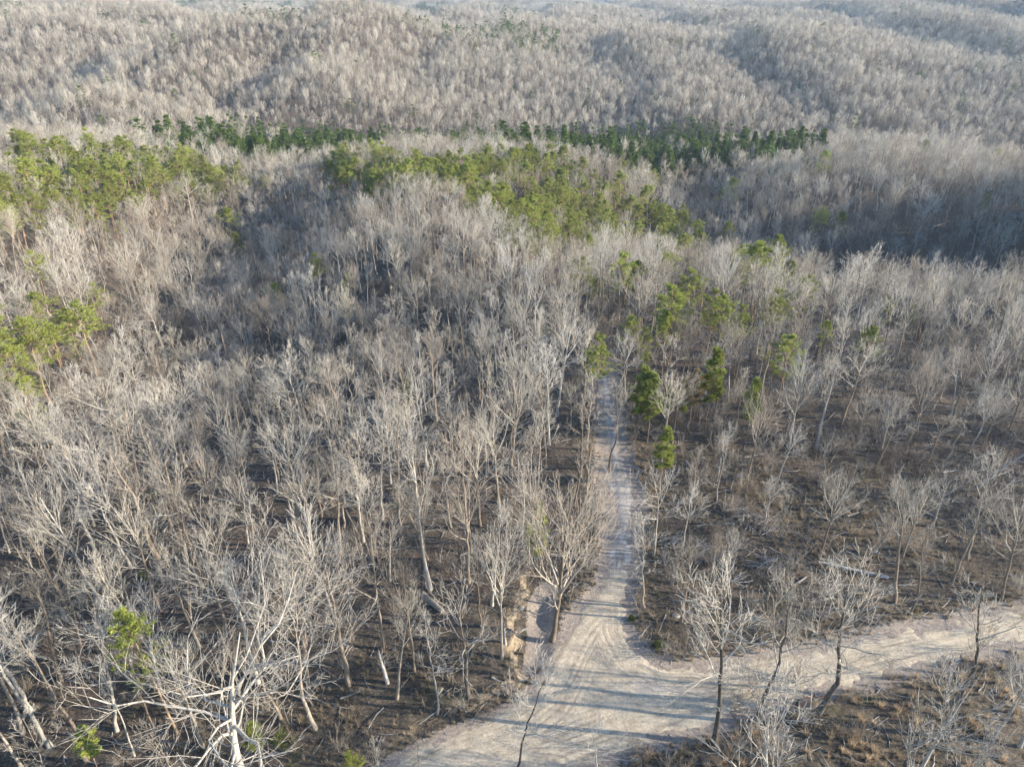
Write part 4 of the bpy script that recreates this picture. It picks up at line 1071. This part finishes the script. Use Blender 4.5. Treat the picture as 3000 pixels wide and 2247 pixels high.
fallen(13, (1300, 2108), (1320, 2088), 0.05, 'small stick lying at the foot of the small left-leaning tree', 2)
fallen(14, (2880, 1580), (2960, 1612), 0.16, 'dark log near the right edge above the road', 3, M_BARK)
for k_, (a_, b_, r_, l_) in enumerate([
    ((2050, 1500), (2110, 1475), 0.10, 'thin pale limb above the left brush heap'), ((2330, 1560), (2385, 1600), 0.11, 'grey limb pointing at the long straight log'),
    ((2360, 1700), (2300, 1735), 0.10, 'broken branch lying below the long straight log'), ((2480, 1520), (2540, 1500), 0.12, 'pale stick left of the litter slope boulder'),
    ((2700, 1500), (2770, 1530), 0.12, 'fallen limb between the two leaning verge trees'), ((2180, 1345), (2240, 1330), 0.10, 'stick beside the orange grass patch'),
    ((2500, 1330), (2580, 1345), 0.13, 'dark limb below the large fan-crowned tree'), ((2010, 1700), (2060, 1690), 0.09, 'branch on the verge behind the corner rock'),
    ((2850, 1350), (2930, 1330), 0.14, 'fallen grey pole beyond the leaning silver snag'), ((2300, 1420), (2350, 1450), 0.11, 'crossed limb in the middle of the brushy clearing'),
    ((1350, 1640), (1400, 1620), 0.11, 'fallen branch under the wood left of the vase-shaped tree'), ((1000, 2060), (1060, 2045), 0.09, 'thin log on the leaf litter left of the split snag'),
    ((2870, 840), (2960, 850), 0.16, 'log lying on the floor of the blue shaded valley')]):
    fallen(40 + k_, a_, b_, r_, l_, 3 + k_ % 4, M_DEAD if k_ % 3 else M_BARK)
fallen(15, (600, 1430), (640, 1400), 0.12, 'fallen pole in the dark gap of the left wood', 3)

def snag(base, vtop, r, label, seed, lean=0.05, rz=0.0, stubs=4):
    rs = np.random.default_rng(seed); x, y = ground_at(*base); H = max(2, top_height(x, y, vtop)); HAND.append((x, y))
    tl = trunk_line(rs, H, lean=lean, crook=0.03, k=9); tr = r * np.linspace(1.15, 0.55, 9)
    V, F = tubes(tl[None], tr[None], 8)
    V[-8:, 2] += rs.uniform(-0.1, 0.8, 8)                      # splintered top
    V = np.vstack([V, tl[-1] - [0, 0, 0.3]]); F = np.vstack([F, [(len(V) - 9 + k, len(V) - 9 + (k + 1) % 8, len(V) - 1) for k in range(8)]])
    P2, R2 = spawn(rs, tl[None], tr[None], stubs, 0.22, 55, 0.35, 0.02, 0.2, 4, 0.45, tip=False)
    P3, R3 = spawn(rs, P2, R2, 3, 0.4, 45, 0.4, 0.0, 0.2, 2, 0.6, tip=False)
    e = bpy.data.objects.new('dead_snag', None); COL.objects.link(e); e.location = (x, y, float(height(np.array([x]), np.array([y]))[0]) - 0.2)
    e.rotation_euler = (0, 0, rz); e['label'] = label; e['category'] = 'dead tree'
    obj('trunk', mesh_np('trunk', V, F, [M_DEAD], smooth=True), e); v, f = join([tubes(P2, R2, 4), spikes(P3, np.maximum(R3[:, 0], .015))]); obj('stub_branches', mesh_np('stub_branches', v, f, [M_DEAD]), e)
snag((1138, 2021), 1915, 0.20, 'split bleached snag leaning beside the pale straight tree, left of the road', 1, 0.12, 0.6)
snag((2112, 1690), 1620, 0.16, 'short broken white stump left of the brush, behind the large roadside tree', 2, 0.1)
snag((2138, 1692), 1625, 0.15, 'slightly taller broken stump right next to the short white one', 3, 0.1)
snag((2098, 1410), 1335, 0.20, 'thick pale broken trunk left of the knotty pale tree', 4, 0.04)
snag((2855, 1440), 1240, 0.19, 'long leaning silver snag with a pointed broken top at right', 5, 0.45, 0.2, 5)
snag((205, 1830), 1790, 0.28, 'pinkish broken trunk top showing in the bottom left wood', 6, 0.15)
snag((1480, 1905), 1850, 0.16, 'short grey stub standing behind the thick trunk at the ochre bank', 7, 0.03)

def brush_pile(seed, at_, rad, label, m=22):
    rs = np.random.default_rng(seed); x, y = ground_at(*at_); e = bpy.data.objects.new('brush_pile', None); COL.objects.link(e)
    e.location = (x, y, float(height(np.array([x]), np.array([y]))[0])); e['label'] = label; e['category'] = 'brush pile'
    me_big = []
    for grp, (cnt, r, L) in enumerate(((m, 0.045, rad * 1.5), (m * 3, 0.02, rad * 1.0))):
        S = np.stack([rs.normal(0, rad * 0.4, cnt), rs.normal(0, rad * 0.4, cnt), rs.uniform(0.05, 0.9, cnt)], -1)
        az = rs.normal(0.6, 0.9, cnt); D = np.stack([np.cos(az), np.sin(az), rs.normal(0, 0.18, cnt)], -1)
        P = branches(rs, S - D * L * 0.5, D, np.full(cnt, L) * rs.uniform(0.5, 1.1, cnt), 4, 0.08, 0); P[..., 2] = np.abs(P[..., 2]) + 0.02
        Rr = np.full((cnt, 4), r) * np.linspace(1, 0.4, 4); v, f = tubes(P, Rr, 5 if grp == 0 else 3)
        if grp == 0:
            for q in range(0, cnt):
                a = 4 * 5
                o = obj('limb', mesh_np('limb', v[q * a:(q + 1) * a], tubes(P[q:q+1], Rr[q:q+1], 5)[1], [M_DEAD]), e)
        else: obj('twigs', mesh_np('twigs', v, f, [M_DEAD]), e, kind='stuff')
brush_pile(1, (2175, 1520), 2.6, 'grey heap of dead limbs in the brush right of the lane, upper one')
brush_pile(2, (2250, 1545), 2.4, 'bluish tangle of cut branches just right of the upper heap')
brush_pile(3, (2075, 1625), 2.6, 'loose brush heap left of the broken white stumps')
brush_pile(4, (2265, 1665), 2.4, 'brush heap of thin limbs between the stumps and the long log')
brush_pile(5, (1985, 1590), 1.6, 'small heap of sticks close to the right side of the lane')

# rusty fence brace by the black curved trunk
def tube_between(p, q, r, s=8):
    P = np.array([[p, q]], float); V, F = tubes(P, np.full((1, 2), r), s)
    n = len(V); V = np.vstack([V, P[0, 0], P[0, 1]])
    F = np.vstack([F, [((k + 1) % s, k, n) for k in range(s)], [(s + k, s + (k + 1) % s, n + 1) for k in range(s)]]); return V, F
fb = bpy.data.objects.new('fence_brace', None); COL.objects.link(fb)
pa = ground_at(2327, 2084); pb = ground_at(2375, 2068); pc = ground_at(2426, 2064)
zz = [float(height(np.array([p[0]]), np.array([p[1]]))[0]) for p in (pa, pb, pc)]
fb.location = (pa[0], pa[1], zz[0]); fb['label'] = 'dark posts with rusty pipe rails standing beside the black curved trunk'; fb['category'] = 'fence'
rel = [(p[0] - pa[0], p[1] - pa[1], z - zz[0]) for p, z in zip((pa, pb, pc), zz)]
for k_, (X_, Y_, Z_) in enumerate(rel):
    v, f = tube_between((X_, Y_, Z_ - 0.3), (X_ + 0.02, Y_, Z_ + 1.35), 0.075); obj('post', mesh_np('post', v, f, [M_POST], smooth=False), fb)
for (a_, b_, ha, hb) in ((0, 1, 1.2, 1.2), (0, 1, 0.35, 0.45), (1, 2, 0.95, 1.0)):
    p0 = rel[a_]; p1 = rel[b_]
    v, f = tube_between((p0[0], p0[1], p0[2] + ha), (p1[0], p1[1], p1[2] + hb), 0.038); obj('rail', mesh_np('rail', v, f, [M_IRON]), fb)

# a few boulders and young green shrubs
def boulder(seed, at_, r, label):
    import bmesh
    bm = bmesh.new(); bmesh.ops.create_icosphere(bm, subdivisions=3, radius=r); rs = np.random.default_rng(seed)
    for v in bm.verts:
        n_ = float(fbm(np.array([v.co.x * 1.6 / r + seed * 9]), np.array([v.co.y * 1.6 / r + v.co.z * 1.1 / r]), 3, seed)[0]); v.co *= 0.7 + 0.6 * n_; v.co.z *= 0.6
    me = bpy.data.meshes.new('boulder'); bm.to_mesh(me); bm.free(); me.materials.append(M_ROCK)
    x, y = ground_at(*at_); o = obj('boulder', me, label=label, category='rock'); o.location = (x, y, float(height(np.array([x]), np.array([y]))[0]) + r * 0.2)
boulder(1, (2565, 1622), 0.35, 'pale boulder on the litter slope above the long straight log')
boulder(2, (1980, 1805), 0.4, 'pale rock at the corner bank right of the lane mouth')
boulder(3, (1527, 1785), 0.3, 'sandy lump at the top of the wash')
def green_shrub(seed, at_, r, label):
    rs = np.random.default_rng(seed); x, y = ground_at(*at_); C = rs.normal(0, r * 0.4, (40, 3)); C[:, 2] = np.abs(C[:, 2]) + 0.1
    V, F = tufts(rs, C, 0.25, 12, 0.06); S = shrub_mesh(seed, r * 1.6, 5)
    e = bpy.data.objects.new('green_shrub', None); COL.objects.link(e); e.location = (x, y, float(height(np.array([x]), np.array([y]))[0])); e['label'] = label; e['category'] = 'shrub'
    obj('foliage', mesh_np('foliage', V, F, [M_GREENW]), e); obj('stems', mesh_np('stems', *S, [M_BARK]), e)
green_shrub(1, (1850, 1817), 0.35, 'tiny yellow-green shrub on the bank right of the lane mouth')
green_shrub(2, (1930, 1898), 0.55, 'bright green shrub in the corner brush right of the junction')
green_shrub(3, (825, 2190), 0.9, 'low green shrub right of the small pine by the great oak')
green_shrub(4, (700, 1520), 1.0, 'small green bush low in the left wood')
green_shrub(5, (455, 1465), 1.0, 'green bush glimpsed under the left wood canopy')
green_shrub(6, (250, 1740), 1.1, 'dark green bush in the lower left wood')
green_shrub(7, (430, 1700), 1.0, 'green sapling tuft above the bright yellow pine')

# ---------------------------------------------------------------- haze
def f_haze():
    m = bpy.data.materials.new('haze_air'); m.use_nodes = True; nt = m.node_tree
    nt.nodes.remove(nt.nodes['Principled BSDF'])
    v = nt.nodes.new('ShaderNodeVolumePrincipled'); v.inputs['Color'].default_value = (0.66, 0.82, 1.0, 1)
    v.inputs['Density'].default_value = HAZE; v.inputs['Anisotropy'].default_value = 0.2
    nt.links.new(v.outputs[0], nt.nodes['Material Output'].inputs['Volume']); return m
zmin = float(GZ.min()) - 1.5; zmax = max(CAM_H + 6, float(Z.max()) + 25)
hx0, hx1, hy0, hy1 = gx[0] - 5, gx[-1] + 5, gy[0] - 5, gy[-1] + 5
hv = [(x, y, z) for z in (zmin, zmax) for x, y in ((hx0, hy0), (hx1, hy0), (hx1, hy1), (hx0, hy1))]
hf = [(3, 2, 1, 0), (4, 5, 6, 7), (0, 1, 5, 4), (1, 2, 6, 5), (2, 3, 7, 6), (3, 0, 4, 7)]
if HAZE > 0: obj('haze', mesh_np('haze', hv, hf, [f_haze()]), kind='stuff')
print('zrange', GZ.min(), GZ.max(), 'bare', len(bare_i), 'pines', len(pine_i), 'conifers', len(near_c))

import re as _re
for o in bpy.data.objects:
    if 'label' in o and len(_re.findall(r"[A-Za-z']+", o['label'])) > 15: print('LONG', o.name, o['label'])
